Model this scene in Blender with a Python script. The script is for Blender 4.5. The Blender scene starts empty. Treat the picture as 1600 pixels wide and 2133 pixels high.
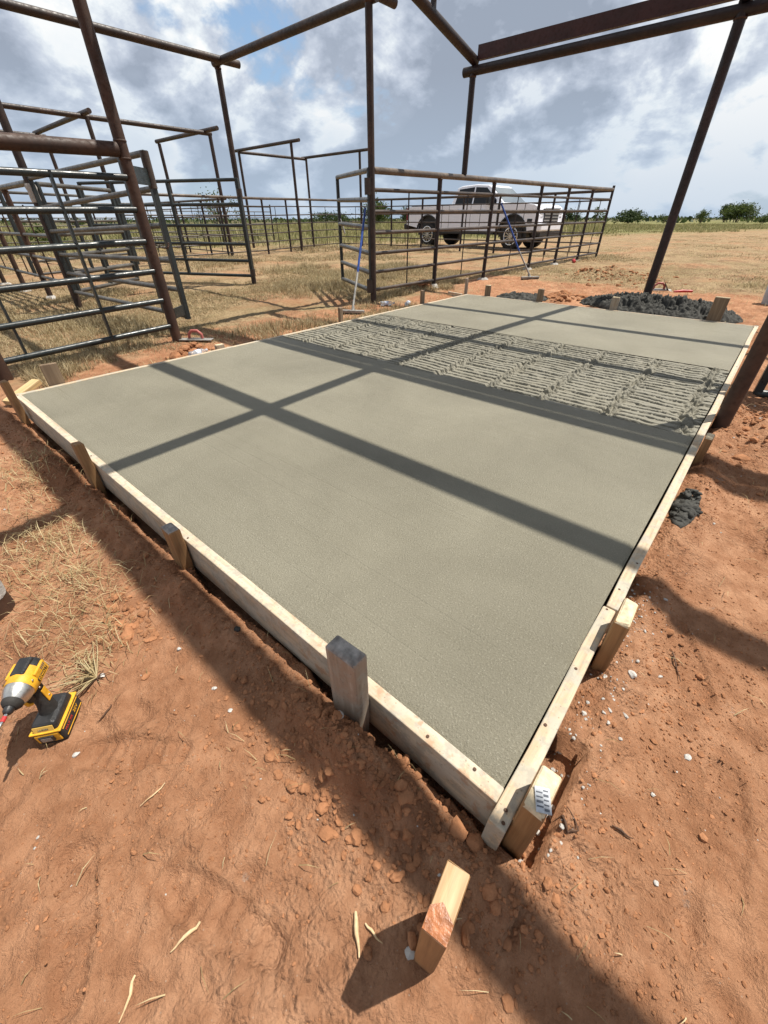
import bpy, bmesh, math, random
import numpy as np
from mathutils import Vector, Matrix, Euler
random.seed(7); RNG = np.random.default_rng(11)
PI = math.pi; R = math.radians
scene = bpy.context.scene
COL = scene.collection

# ------------------------------------------------------------------ camera
FPX, YAW, PITCH, ROLL = 837.6, R(40.848), R(36.103), R(-0.2145)
CAM = np.array([-0.4367, -0.0353, 1.0])
_cy, _sy, _cp, _sp = math.cos(YAW), math.sin(YAW), math.cos(PITCH), math.sin(PITCH)
FWD = np.array([_cy*_cp, _sy*_cp, -_sp]); _r = np.array([_sy, -_cy, 0.0]); _u = np.cross(_r, FWD)
RIGHT = math.cos(ROLL)*_r + math.sin(ROLL)*_u; UP = np.cross(RIGHT, FWD)
def at(px, py, z=-0.12):
    """point at height z seen at pixel (px,py) of the 1600x2133 photograph"""
    d = FWD + RIGHT*(px-800)/FPX - UP*(py-1066.5)/FPX
    p = CAM + d*(z-CAM[2])/d[2]
    return Vector((float(p[0]), float(p[1]), float(p[2])))
cam = bpy.data.cameras.new('camera'); camo = bpy.data.objects.new('camera', cam); COL.objects.link(camo)
M = Matrix((RIGHT, UP, -FWD)).transposed().to_4x4(); M.translation = Vector(CAM); camo.matrix_world = M
cam.sensor_fit = 'HORIZONTAL'; cam.sensor_width = 36; cam.lens = 36*FPX/1600
cam.clip_start = 0.02; cam.clip_end = 9000
scene.camera = camo

# ------------------------------------------------------------------ noise
def _h(ix, iy, s):
    n = (ix.astype(np.int64)*374761393 + iy.astype(np.int64)*668265263 + s*974634777) & 0xffffffff
    n = ((n ^ (n >> 13))*1274126177) & 0xffffffff
    n = (n ^ (n >> 16)) & 0xffffffff
    return n/4294967295.0
def vnoise(x, y, s=0):
    xi = np.floor(x); yi = np.floor(y); fx = x-xi; fy = y-yi
    fx = fx*fx*fx*(fx*(fx*6-15)+10); fy = fy*fy*fy*(fy*(fy*6-15)+10)
    a, b, c, d = _h(xi, yi, s), _h(xi+1, yi, s), _h(xi, yi+1, s), _h(xi+1, yi+1, s)
    return (a*(1-fx)+b*fx)*(1-fy)+(c*(1-fx)+d*fx)*fy
def fbm(x, y, o=4, s=0, g=0.5):
    x = np.asarray(x, float); y = np.asarray(y, float); v = 0; a = 1.0; t = 0
    for k in range(o):
        v = v + a*vnoise(x*2**k+17.3*k, y*2**k-9.1*k, s+k); t += a; a *= g
    return v/t-0.5
def sstep(a, b, x):
    t = np.clip((x-a)/(b-a), 0, 1); return t*t*(3-2*t)

# ------------------------------------------------------------------ scene tree helpers
def tag(o, label=None, cat=None, group=None, kind=None):
    if label: o['label'] = label
    if cat: o['category'] = cat
    if group: o['group'] = group
    if kind: o['kind'] = kind
    return o
def thing(name, label, cat, loc=(0, 0, 0), rz=0.0, group=None):
    o = bpy.data.objects.new(name, None); COL.objects.link(o); o.location = loc; o.rotation_euler = (0, 0, rz)
    o.empty_display_size = 0.1
    return tag(o, label, cat, group)
def copy_tree(o, parent=None):
    c = o.copy(); COL.objects.link(c)
    if parent: c.parent = parent
    for ch in list(o.children): copy_tree(ch, c)
    return c
class MB:
    """collects shapes and links them as one mesh object"""
    def __init__(s): s.v = []; s.f = []; s.m = []; s.sm = []
    def add(s, vs, fs, mi=0, smooth=False):
        n = len(s.v); s.v += [tuple(map(float, p)) for p in vs]
        for f in fs: s.f.append([i+n for i in f]); s.m.append(mi); s.sm.append(smooth)
        return s
    def box(s, c, d, rot=None, mi=0, taper=None):
        c = Vector(c); out = []
        for z in (-.5, .5):
            k = 1.0 if (taper is None or z < 0) else taper
            for x, y in ((-.5, -.5), (.5, -.5), (.5, .5), (-.5, .5)):
                p = Vector((x*d[0]*k, y*d[1]*k, z*d[2]))
                if rot: p = rot @ p
                out.append(c+p)
        return s.add(out, [(3, 2, 1, 0), (4, 5, 6, 7), (0, 1, 5, 4), (1, 2, 6, 5), (2, 3, 7, 6), (3, 0, 4, 7)], mi)
    def tube(s, pts, r, n=10, mi=0, caps=True, smooth=True):
        pts = [Vector(p) for p in pts]; rs = r if isinstance(r, (list, tuple)) else [r]*len(pts)
        vs = []; fs = []; ref = None
        for i, p in enumerate(pts):
            d = (pts[min(i+1, len(pts)-1)]-pts[max(i-1, 0)]).normalized()
            if ref is None:
                ref = Vector((0, 0, 1)) if abs(d.z) < 0.9 else Vector((1, 0, 0))
            a = d.cross(ref).normalized(); b = a.cross(d).normalized(); ref = b
            for k in range(n):
                t = 2*PI*k/n; vs.append(p+(a*math.cos(t)+b*math.sin(t))*rs[i])
        for i in range(len(pts)-1):
            for k in range(n):
                k2 = (k+1) % n; fs.append((i*n+k, i*n+k2, (i+1)*n+k2, (i+1)*n+k))
        s.add(vs, [f[::-1] for f in fs], mi, smooth)
        if caps:
            L = len(pts)-1
            s.add(vs[:n], [tuple(range(n))], mi); s.add(vs[L*n:], [tuple(range(n))[::-1]], mi)
        return s
    def sqtube(s, a, b, w, d=None, mi=0, ref=(0, 0, 1)):
        a, b = Vector(a), Vector(b); z = (b-a).normalized(); ref = Vector(ref)
        if abs(z.dot(ref)) > .95: ref = Vector((1, 0, 0))
        x = z.cross(ref).normalized(); y = x.cross(z)
        rot = Matrix((x, y, z)).transposed()
        return s.box((a+b)/2, (w, d or w, (b-a).length), rot, mi)
    def prism(s, poly, lo, hi, axis='y', mi=0):
        n = len(poly)
        def P(u, w, t): return {'y': (u, t, w), 'x': (t, u, w), 'z': (u, w, t)}[axis]
        vs = [P(u, w, lo) for u, w in poly]+[P(u, w, hi) for u, w in poly]
        fs = [tuple(range(n)), tuple(range(n, 2*n))[::-1]]+[(i+n, (i+1) % n+n, (i+1) % n, i) for i in range(n)]
        return s.add(vs, fs, mi)
    def lathe(s, prof, c, ax, n=20, mi=0, smooth=True):
        ax = Vector(ax).normalized(); ref = Vector((0, 0, 1)) if abs(ax.z) < .9 else Vector((1, 0, 0))
        a = ax.cross(ref).normalized(); b = ax.cross(a); c = Vector(c); vs = []; fs = []
        for (t, r) in prof:
            for k in range(n):
                q = 2*PI*k/n; vs.append(c+ax*t+(a*math.cos(q)+b*math.sin(q))*r)
        for i in range(len(prof)-1):
            for k in range(n):
                k2 = (k+1) % n; fs.append((i*n+k, i*n+k2, (i+1)*n+k2, (i+1)*n+k))
        s.add(vs, fs, mi, smooth); L = len(prof)-1
        s.add(vs[:n], [tuple(range(n))[::-1]], mi); s.add(vs[L*n:], [tuple(range(n))], mi)
        return s
    def build(s, name, mats, parent=None, bevel=0, seg=2, world=False):
        me = bpy.data.meshes.new(name); me.from_pydata(s.v, [], s.f)
        for m in (mats if isinstance(mats, (list, tuple)) else [mats]): me.materials.append(m)
        me.polygons.foreach_set('material_index', s.m); me.polygons.foreach_set('use_smooth', s.sm)
        bm = bmesh.new(); bm.from_mesh(me); bmesh.ops.recalc_face_normals(bm, faces=bm.faces); bm.to_mesh(me); bm.free()
        o = bpy.data.objects.new(name, me); COL.objects.link(o)
        if parent:
            o.parent = parent
            if world: me.transform(Matrix.Translation(-Vector(parent.location)))
        if bevel:
            b = o.modifiers.new('bevel', 'BEVEL'); b.width = bevel; b.segments = seg; b.limit_method = 'ANGLE'; b.angle_limit = R(35)
            b.harden_normals = False
        return o
def np_mesh(name, V, loops, starts, totals, mat, smooth=True, parent=None):
    me = bpy.data.meshes.new(name); V = np.asarray(V, np.float32)
    me.vertices.add(len(V)); me.vertices.foreach_set('co', V.ravel())
    loops = np.asarray(loops, np.int32); me.loops.add(len(loops)); me.loops.foreach_set('vertex_index', loops)
    me.polygons.add(len(starts)); me.polygons.foreach_set('loop_start', np.asarray(starts, np.int32))
    me.polygons.foreach_set('loop_total', np.asarray(totals, np.int32))
    me.update(calc_edges=True); me.validate()
    me.polygons.foreach_set('use_smooth', np.full(len(me.polygons), smooth))
    me.materials.append(mat); o = bpy.data.objects.new(name, me); COL.objects.link(o)
    if parent: o.parent = parent
    return o
def grid_mesh(name, X, Y, Z, mat, smooth=True, parent=None):
    ny, nx = X.shape; V = np.stack([X, Y, Z], -1).reshape(-1, 3)
    i = (np.arange(ny-1)[:, None]*nx+np.arange(nx-1)[None]).ravel()
    L = np.stack([i, i+1, i+nx+1, i+nx], 1)
    return np_mesh(name, V, L.ravel(), np.arange(len(L))*4, np.full(len(L), 4), mat, smooth, parent)

# ------------------------------------------------------------------ materials
class NT:
    def __init__(s, name):
        s.mat = bpy.data.materials.new(name); s.mat.use_nodes = True; s.t = s.mat.node_tree; s.n = s.t.nodes; s.n.clear()
        s.out = s.n.new('ShaderNodeOutputMaterial'); s.b = s.n.new('ShaderNodeBsdfPrincipled')
        s.t.links.new(s.b.outputs[0], s.out.inputs[0])
    def link(s, a, b): s.t.links.new(a, b)
    def coord(s, scale=(1, 1, 1), kind='Object', loc=(0, 0, 0)):
        c = s.n.new('ShaderNodeTexCoord'); m = s.n.new('ShaderNodeMapping'); s.link(c.outputs[kind], m.inputs[0])
        m.inputs['Scale'].default_value = scale; m.inputs['Location'].default_value = loc; return m.outputs[0]
    def noise(s, vec, scale, detail=4, rough=.55, dist=0.0):
        n = s.n.new('ShaderNodeTexNoise'); s.link(vec, n.inputs['Vector']); n.inputs['Scale'].default_value = scale
        n.inputs['Detail'].default_value = detail; n.inputs['Roughness'].default_value = rough; n.inputs['Distortion'].default_value = dist
        return n.outputs['Fac']
    def voro(s, vec, scale, feature='F1', out='Distance', rnd=1.0):
        n = s.n.new('ShaderNodeTexVoronoi'); s.link(vec, n.inputs['Vector']); n.feature = feature; n.inputs['Scale'].default_value = scale
        n.inputs['Randomness'].default_value = rnd
        return n.outputs[out]
    def ramp(s, fac, stops, interp='LINEAR'):
        n = s.n.new('ShaderNodeValToRGB'); s.link(fac, n.inputs[0]); e = n.color_ramp.elements; n.color_ramp.interpolation = interp
        while len(e) < len(stops): e.new(0.5)
        for k, (p, c) in enumerate(stops):
            e[k].position = p; e[k].color = (c, c, c, 1) if isinstance(c, (int, float)) else (*c, 1)
        return n.outputs[0]
    def mix(s, fac, a, b, mode='MIX'):
        n = s.n.new('ShaderNodeMix'); n.data_type = 'RGBA'; n.blend_type = mode
        for i, v in ((0, fac), (6, a), (7, b)):
            if hasattr(v, 'links'): s.link(v, n.inputs[i])
            elif i == 0: n.inputs[0].default_value = v
            else: n.inputs[i].default_value = (*v, 1) if len(v) == 3 else v
        return n.outputs[2]
    def math(s, op, a, b=0.0, c=None, clamp=False):
        n = s.n.new('ShaderNodeMath'); n.operation = op; n.use_clamp = clamp
        for i, v in enumerate((a, b) if c is None else (a, b, c)):
            if hasattr(v, 'links'): s.link(v, n.inputs[i])
            else: n.inputs[i].default_value = v
        return n.outputs[0]
    def vmath(s, op, a, b):
        n = s.n.new('ShaderNodeVectorMath'); n.operation = op
        for i, v in enumerate((a, b)):
            if hasattr(v, 'links'): s.link(v, n.inputs[i])
            else: n.inputs[i].default_value = v
        return n.outputs[0]
    def sep(s, v):
        n = s.n.new('ShaderNodeSeparateXYZ'); s.link(v, n.inputs[0]); return n.outputs
    def bump(s, h, strength=.5, dist=.01, normal=None):
        n = s.n.new('ShaderNodeBump'); s.link(h, n.inputs['Height']); n.inputs['Strength'].default_value = strength
        n.inputs['Distance'].default_value = dist
        if normal: s.link(normal, n.inputs['Normal'])
        return n.outputs[0]
    def set(s, **k):
        for key, v in k.items():
            i = s.b.inputs[{'base': 'Base Color', 'rough': 'Roughness', 'metal': 'Metallic', 'normal': 'Normal', 'spec': 'Specular IOR Level',
                            'alpha': 'Alpha', 'trans': 'Transmission Weight', 'coat': 'Coat Weight', 'ior': 'IOR', 'sub': 'Subsurface Weight'}[key]]
            if hasattr(v, 'links'): s.link(v, i)
            elif key == 'base': i.default_value = (*v, 1)
            else: i.default_value = v
        return s
def m_plain(name, col, rough=.5, metal=0, var=.25, scale=8, bump=0.0, bscale=60, spec=.5, coat=0):
    t = NT(name); v = t.coord(); n = t.noise(v, scale, 5)
    lo = tuple(c*(1-var) for c in col); hi = tuple(min(1, c*(1+var)) for c in col)
    t.set(base=t.ramp(n, [(.3, lo), (.7, hi)]), rough=t.ramp(t.noise(v, scale*2.3, 4), [(.3, max(.02, rough-.08)), (.7, min(1, rough+.08))]), metal=metal, spec=spec, coat=coat)
    if bump: t.set(normal=t.bump(t.noise(v, bscale, 4), bump, .004))
    return t.mat
def m_pipe(name, dark, mid, light, rough=.5, spec=.5):
    """weathered steel pipe: rust blotches, scale and scuffs"""
    t = NT(name); v = t.coord(kind='Object'); a = t.noise(v, 3.2, 6, .62); b = t.noise(v, 26, 5, .6); c = t.noise(t.coord((9, 9, 9)), 7, 3)
    base = t.ramp(a, [(.32, dark), (.52, mid), (.72, light)])
    base = t.mix(t.ramp(b, [(.52, 0.0), (.68, .55)]), base, tuple(x*.55 for x in mid))
    t.set(base=base, rough=t.ramp(b, [(.35, rough-.12), (.7, rough+.18)]), spec=spec, normal=t.bump(t.math('ADD', b, t.noise(v, 130, 3)), .12 if rough < .38 else .25, .002))
    return t.mat
def m_wood(name, light, dark, axis=2, stain=None, grey=0.0, rough=.75, clay=False):
    t = NT(name); sc = [38, 38, 38]; sc[axis] = 1.6
    v = t.coord(tuple(sc)); oi = t.n.new('ShaderNodeObjectInfo')
    v = t.vmath('ADD', v, oi.outputs['Random']) if False else v
    n1 = t.noise(v, 1.0, 5, .6, .6); sc2 = [90, 90, 90]; sc2[axis] = 3; n2 = t.noise(t.coord(tuple(sc2)), 1.0, 4, .6)
    base = t.ramp(n1, [(.3, dark), (.5, tuple((a+b)/2 for a, b in zip(light, dark))), (.66, light)])
    base = t.mix(t.ramp(n2, [(.5, 0.0), (.75, .5)]), base, tuple(x*.5 for x in dark))
    if stain:
        st = t.noise(t.coord((1, 1, 1)), 13, 5, .6)
        base = t.mix(t.ramp(st, [(.47, 0.0), (.56, .8)]), base, stain)
        s2 = t.noise(t.coord((1, 1, 1), loc=(3, 1, 2)), 34, 5, .65); base = t.mix(t.ramp(s2, [(.50, 0.0), (.60, .6)]), base, (.30, .275, .225))
        if clay:
            x_ = t.sep(t.coord((1, 1, 1)))[0]; cl = t.noise(t.coord((1, 1, 1), loc=(5, 2, 1)), 22, 5, .65)
            base = t.mix(t.math('MULTIPLY', t.ramp(cl, [(.54, 0.0), (.61, .7)]), t.ramp(t.math('MULTIPLY', x_, .5), [(.28, 1.0), (.5, .12)])), base, (.40, .235, .14))
        sp = t.voro(t.coord((1, 1, 1)), 70); base = t.mix(t.ramp(sp, [(.08, .75), (.18, 0.0)]), base, tuple(x*.35 for x in light))
    t.set(base=base, rough=rough, normal=t.bump(t.math('ADD', n1, t.math('MULTIPLY', n2, .6)), .35, .003))
    return t.mat

# soil / field: one sheet to the horizon
def m_ground():
    t = NT('red_clay_and_field'); v = t.coord(); x, y, z = t.sep(v)
    n0 = t.noise(v, .35, 5, .6); n1 = t.noise(v, 2.2, 6, .62); n2 = t.noise(v, 14, 6, .65); n3 = t.noise(v, 90, 5, .7)
    clay = t.ramp(n1, [(.28, (.325, .158, .083)), (.48, (.445, .232, .130)), (.66, (.53, .295, .173))])
    clay = t.mix(t.ramp(n2, [(.4, .55), (.62, 0.0)]), clay, (.235, .098, .045))
    clay = t.mix(t.ramp(n3, [(.55, 0.0), (.8, .5)]), clay, (.42, .225, .12))
    peb = t.voro(v, 55); clay = t.mix(t.ramp(peb, [(.05, .55), (.10, 0.0)]), clay, (.45, .36, .28))
    spl = t.noise(v, 9, 6, .7); clay = t.mix(t.ramp(spl, [(.66, 0.0), (.72, .45)]), clay, (.36, .33, .29))
    # dry stubble over the pens and the open field
    d = t.math('MAXIMUM', t.math('SUBTRACT', y, 4.55), t.math('SUBTRACT', x, 8.6))
    d = t.math('ADD', d, t.math('MULTIPLY', t.math('SUBTRACT', n0, .5), 3.0)); d = t.math('ADD', d, t.math('MULTIPLY', t.math('SUBTRACT', n1, .5), 2.2))
    straw = t.ramp(t.noise(v, 26, 6, .7), [(.3, (.125, .085, .048)), (.5, (.30, .222, .125)), (.7, (.48, .38, .225))])
    grn = t.ramp(t.noise(v, 1.3, 4), [(.4, (.10, .10, .04)), (.7, (.2, .17, .075))])
    straw = t.mix(t.ramp(t.noise(v, .8, 4), [(.5, 0.0), (.68, .55)]), straw, grn)
    straw = t.mix(t.ramp(t.noise(t.coord((1, 2.2, 1)), 1.1, 6, .7, .6), [(.50, 0.0), (.66, .6)]), straw, (.15, .088, .05))
    sm = t.math('MULTIPLY', t.ramp(d, [(.0, 0.0), (.6, .9)]), t.ramp(t.noise(v, .55, 6, .68), [(.32, .2), (.50, 1.0)]))
    base = t.mix(sm, clay, straw)
    far = t.math('ADD', t.math('ADD', t.math('MULTIPLY', x, .32), y), t.math('MULTIPLY', t.math('SUBTRACT', n0, .5), 9))
    green = t.ramp(t.noise(v, .12, 5, .6), [(.3, (.11, .115, .045)), (.55, (.18, .18, .07)), (.75, (.27, .23, .11))])
    base = t.mix(t.ramp(t.math('MULTIPLY', far, .01), [(.20, 0.0), (.27, 1.0)]), base, green)
    olive = t.ramp(t.noise(v, .02, 5), [(.3, (.07, .07, .035)), (.7, (.12, .105, .06))])
    base = t.mix(t.ramp(t.math('MULTIPLY', far, .001), [(.08, 0.0), (.2, 1.0)]), base, olive)
    crack = t.voro(t.coord(), 24, 'DISTANCE_TO_EDGE'); crack = t.ramp(crack, [(.0, 0.0), (.06, 1.0)])
    cm = t.ramp(t.noise(v, 1.7, 3), [(.56, 0.0), (.68, 1.0)])
    hh = t.math('ADD', t.math('MULTIPLY', n2, .75), t.math('MULTIPLY', n3, .85))
    hh = t.math('ADD', hh, t.math('MULTIPLY', t.noise(v, 240, 3, .8), .42))
    pv = t.voro(t.vmath('ADD', v, (.3, .1, 0)), 75); hh = t.math('ADD', hh, t.math('MULTIPLY', t.ramp(pv, [(.0, 1.0), (.35, 0.0)]), .22))
    hh = t.math('ADD', hh, t.math('MULTIPLY', t.math('MULTIPLY', crack, cm), .22))
    rm = t.ramp(t.noise(v, 2.6, 5, .6, .4), [(.47, 0.0), (.60, 1.0)])
    c1 = t.ramp(t.voro(t.vmath('ADD', v, (2.1, .7, .4)), 38), [(.0, 1.0), (.55, 0.0)]); c2 = t.ramp(t.voro(v, 95), [(.0, 1.0), (.6, 0.0)])
    hh = t.math('ADD', hh, t.math('MULTIPLY', rm, t.math('ADD', t.math('MULTIPLY', c1, .75), t.math('MULTIPLY', c2, .55))))
    base = t.mix(t.math('MULTIPLY', rm, .42), base, t.mix(.5, base, (.17, .075, .038)))
    t.set(base=base, rough=.95, spec=.15, normal=t.bump(hh, .8, .022))
    return t.mat
def m_concrete(name, raked=False):
    t = NT(name); v = t.coord(); st = t.coord((26, .9, 26)); fs = t.coord((150, 3.0, 1))
    big = t.noise(v, 1.3, 5, .6, .4); grit = t.noise(v, 170, 3, .75); mid = t.noise(v, 70, 4, .75); streak = t.noise(st, 1.0, 4, .6); fine = t.noise(fs, 1.0, 4, .65)
    base = t.ramp(big, [(.3, (.190, .175, .131)), (.68, (.256, .237, .180))])
    base = t.mix(t.ramp(streak, [(.3, .14), (.5, 0.0)]), base, (.155, .140, .094))
    base = t.mix(t.ramp(grit, [(.56, 0.0), (.72, .6)]), base, (.43, .41, .33))
    base = t.mix(t.ramp(grit, [(.28, .5), (.42, 0.0)]), base, (.12, .108, .075))
    base = t.mix(t.ramp(mid, [(.25, .4), (.45, 0.0)]), base, (.13, .117, .08))
    if raked:
        base = t.mix(t.ramp(t.noise(v, 5, 4), [(.4, 0.0), (.7, .35)]), base, (.25, .24, .20)); base = t.mix(.16, base, (.05, .05, .045))
        t.set(base=base, rough=.62, spec=.4, normal=t.bump(t.math('ADD', grit, mid), .6, .006))
    else:
        h = t.math('ADD', t.math('MULTIPLY', grit, 1.3), t.math('MULTIPLY', fine, .22)); h = t.math('ADD', h, t.math('MULTIPLY', streak, .12))
        lines = t.noise(t.coord((60, .35, 1)), 1.0, 2, .4); h = t.math('SUBTRACT', h, t.ramp(lines, [(.66, 0.0), (.70, .22)]))
        t.set(base=base, rough=t.ramp(mid, [(.3, .46), (.7, .66)]), spec=.2, normal=t.bump(h, .85, .008))
    return t.mat
def m_island(name, stops, rough=.8, trans=0.0, spec=.2):
    """each blade or leaf of the mesh gets its own shade"""
    t = NT(name); g = t.n.new('ShaderNodeNewGeometry'); v = t.coord(); f = t.math('ADD', t.math('MULTIPLY', g.outputs['Random Per Island'], .6), t.math('MULTIPLY', t.noise(v, .9, 3), .5))
    t.set(base=t.ramp(f, stops), rough=rough, spec=spec)
    if trans:
        tr = t.n.new('ShaderNodeBsdfTranslucent'); mx = t.n.new('ShaderNodeMixShader'); t.link(t.b.inputs['Base Color'].links[0].from_socket, tr.inputs[0])
        mx.inputs[0].default_value = trans; t.link(t.b.outputs[0], mx.inputs[1]); t.link(tr.outputs[0], mx.inputs[2]); t.link(mx.outputs[0], t.out.inputs[0])
    return t.mat

MAT = {}
MAT['ground'] = m_ground()
MAT['slab'] = m_concrete('floated_wet_concrete'); MAT['raked'] = m_concrete('raked_wet_concrete', True)
MAT['wet'] = m_plain('dark_wet_concrete', (.05, .049, .044), .85, 0, .5, 22, .9, 110, .25)
MAT['splash'] = m_plain('dried_concrete', (.42, .40, .37), .9, 0, .25, 30, .8, 120, .2)
MAT['post'] = m_pipe('dark_rusty_pipe', (0.0132, 0.0078, 0.0060), (0.0312, 0.0168, 0.0120), (0.0660, 0.0330, 0.0192), .55)
MAT['rail'] = m_pipe('weathered_brown_pipe', (0.0210, 0.0147, 0.0119), (0.0476, 0.0322, 0.0245), (0.1050, 0.0735, 0.0525), .45)
MAT['toprail'] = m_pipe('scuffed_top_pipe', (0.0488, 0.0345, 0.0270), (0.0975, 0.0735, 0.0562), (0.1800, 0.1387, 0.1050), .42)
MAT['shed'] = m_pipe('black_red_primer_steel', (0.0072, 0.0036, 0.0036), (0.0156, 0.0066, 0.0066), (0.0300, 0.0132, 0.0108), .5)
MAT['primer'] = m_pipe('maroon_primed_channel', (0.0248, 0.0066, 0.0072), (0.0385, 0.0099, 0.0105), (0.0550, 0.0165, 0.0149), .55)
MAT['rustpost'] = m_pipe('brown_rust_post', (0.0225, 0.0108, 0.0067), (0.0495, 0.0225, 0.0126), (0.0900, 0.0428, 0.0225), .65)
MAT['green'] = m_pipe('black_green_gate_paint', (0.0098, 0.0133, 0.0133), (0.0168, 0.0231, 0.0238), (0.0350, 0.0420, 0.0406), .37, .5)
MAT['galv'] = m_pipe('dull_brown_galvanised_tube', (0.0432, 0.0389, 0.0338), (0.0828, 0.0756, 0.0662), (0.1440, 0.1332, 0.1152), .4)
MAT['form'] = m_wood('form_lumber', (.62, .50, .35), (.40, .29, .18), 0, (.40, .37, .30))
MAT['formdirty'] = m_wood('clay_smeared_form_lumber', (.62, .52, .38), (.40, .30, .20), 0, (.46, .41, .33), clay=True)
MAT['stake'] = m_wood('orange_pine', (.34, .19, .08), (.20, .10, .04), 2)
MAT['stakepale'] = m_wood('pale_pine', (.62, .48, .29), (.45, .29, .14), 2)
MAT['stakegrey'] = m_wood('weathered_grey_lumber', (.42, .345, .27), (.23, .165, .115), 2, (.30, .22, .16))
MAT['stakebrown'] = m_wood('damp_brown_lumber', (.27, .19, .12), (.14, .09, .055), 2)
MAT['greycap'] = m_plain('grey_dusty_end_grain', (.27, .25, .23), .9, 0, .4, 40, .8, 120, .2)
MAT['palecap'] = m_plain('pale_end_grain', (.60, .49, .33), .85, 0, .25, 60, .5, 150, .2)
MAT['creamwood'] = m_wood('split_cream_pine', (.64, .50, .31), (.42, .25, .12), 0)
MAT['redwet'] = m_plain('damp_red_heartwood', (.33, .12, .045), .4, 0, .4, 70, .6, 120, .5)
MAT['silver'] = m_plain('brushed_aluminium', (.58, .57, .54), .38, 1, .12, 60)
MAT['chrome'] = m_plain('bright_metal', (.72, .72, .72), .18, 1, .05, 10)
MAT['yellow'] = m_plain('yellow_plastic', (.66, .34, .02), .5, 0, .28, 26, .2, 90)
MAT['orangey'] = m_plain('pale_yellow_sticker', (.72, .47, .10), .5, 0, .1, 20)
MAT['black'] = m_plain('black_plastic', (.018, .018, .019), .45, 0, .4, 30, .3, 160)
MAT['rubber'] = m_plain('dusty_black_rubber', (.03, .028, .026), .75, 0, .5, 25, .3, 120, .3)
MAT['red'] = m_plain('red_plastic', (.45, .03, .03), .45, 0, .2, 20)
MAT['pink'] = m_plain('faded_red_handle', (.36, .10, .085), .6, 0, .3, 30)
MAT['blue'] = m_plain('blue_painted_handle', (.018, .055, .24), .35, 0, .35, 25)
MAT['greyalu'] = m_plain('concrete_smeared_aluminium', (.28, .27, .25), .55, .4, .4, 18)
MAT['white'] = m_plain('white_car_paint', (.86, .88, .95), .3, 0, .03, 2, 0, 60, .4, .2)
MAT['tag'] = m_plain('white_paper_tag', (.42, .44, .47), .6, 0, .25, 60)
MAT['ink'] = m_plain('dark_print', (.10, .11, .13), .7, 0, .2, 30)
MAT['lens'] = m_plain('red_lamp_lens', (.20, .012, .014), .2, 0, .2, 8)
MAT['stone'] = m_plain('pale_stone', (.47, .45, .42), .85, 0, .3, 40, .8, 120, .2)
MAT['clod'] = m_plain('red_clay_clod', (.31, .145, .072), .95, 0, .3, 18, .8, 120, .15)
MAT['root'] = m_plain('dark_dry_root', (.085, .042, .022), .8, 0, .4, 30)
MAT['trunk'] = m_plain('grey_bark', (.11, .085, .065), .9, 0, .4, 6, .6, 30, .2)
MAT['straw'] = m_island('dry_straw_blades', [(.15, (.20, .135, .06)), (.5, (.42, .32, .165)), (.85, (.56, .47, .28))], .7, .25)
MAT['grass'] = m_island('stubble_blades', [(.15, (.10, .075, .042)), (.36, (.26, .195, .105)), (.58, (.45, .36, .21)), (.8, (.62, .53, .34)), (.92, (.21, .20, .08))], .8, .3)
MAT['weeds'] = m_island('green_weed_blades', [(.15, (.12, .125, .05)), (.45, (.24, .235, .095)), (.75, (.42, .36, .19))], .7, .3)
MAT['leaf'] = m_island('dull_green_leaves', [(.2, (.030, .048, .016)), (.55, (.068, .098, .026)), (.85, (.135, .165, .045))], .6, .3)
MAT['leafdark'] = m_island('dark_green_leaves', [(.2, (.020, .034, .014)), (.55, (.040, .065, .022)), (.85, (.085, .115, .035))], .6, .25)
def m_glass(name, tint, rough=.05):
    t = NT(name); v = t.coord(); t.set(base=t.ramp(t.noise(v, 3, 2), [(.3, tuple(c*.8 for c in tint)), (.7, tint)]), rough=rough, spec=.7, coat=.5); return t.mat
MAT['glass'] = m_plain('dark_tinted_glass', (.006, .008, .014), .12, 0, .2, 3, 0, 60, .22); MAT['wind'] = m_glass('windscreen_glass', (.10, .125, .14), .08)
tb = NT('clear_bottle_plastic'); vv = tb.coord(); tb.set(base=tb.ramp(tb.noise(vv, 30, 3), [(.3, (.75, .8, .85)), (.7, (.95, .97, 1))]), rough=.12, trans=.75, ior=1.3, spec=.6); MAT['bottle'] = tb.mat

# ------------------------------------------------------------------ sky and sun
SUN = Vector((.36, -.22, 1)).normalized()
w = bpy.data.worlds.new('World'); scene.world = w; w.use_nodes = True; nt = w.node_tree; nt.nodes.clear()
class WT(NT):
    def __init__(s): s.t = nt; s.n = nt.nodes
W = WT(); wo = W.n.new('ShaderNodeOutputWorld'); bg = W.n.new('ShaderNodeBackground'); bg.inputs['Strength'].default_value = .1
W.link(bg.outputs[0], wo.inputs[0])
sky = W.n.new('ShaderNodeTexSky'); sky.sky_type = 'NISHITA'; sky.sun_disc = False
sky.sun_elevation = math.asin(SUN.z); sky.sun_rotation = R(121.4); sky.air_density = 1.0; sky.dust_density = 1.2; sky.ozone_density = 1.2
tc = W.n.new('ShaderNodeTexCoord'); D = tc.outputs['Generated']; dx, dy, dz = W.sep(D)
zz = W.math('ADD', W.math('MAXIMUM', dz, 0.0), .44)
cmb = W.n.new('ShaderNodeCombineXYZ'); W.link(W.math('DIVIDE', dx, zz), cmb.inputs[0]); W.link(W.math('DIVIDE', dy, zz), cmb.inputs[1]); cmb.inputs[2].default_value = 3.7
P = cmb.outputs[0]
def dens(vec):
    a = W.noise(vec, 1.05, 9, .55, .25); b = W.noise(vec, 4.6, 7, .60, .3)
    return W.math('ADD', W.math('MULTIPLY', a, .82), W.math('MULTIPLY', b, .18))
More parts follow.
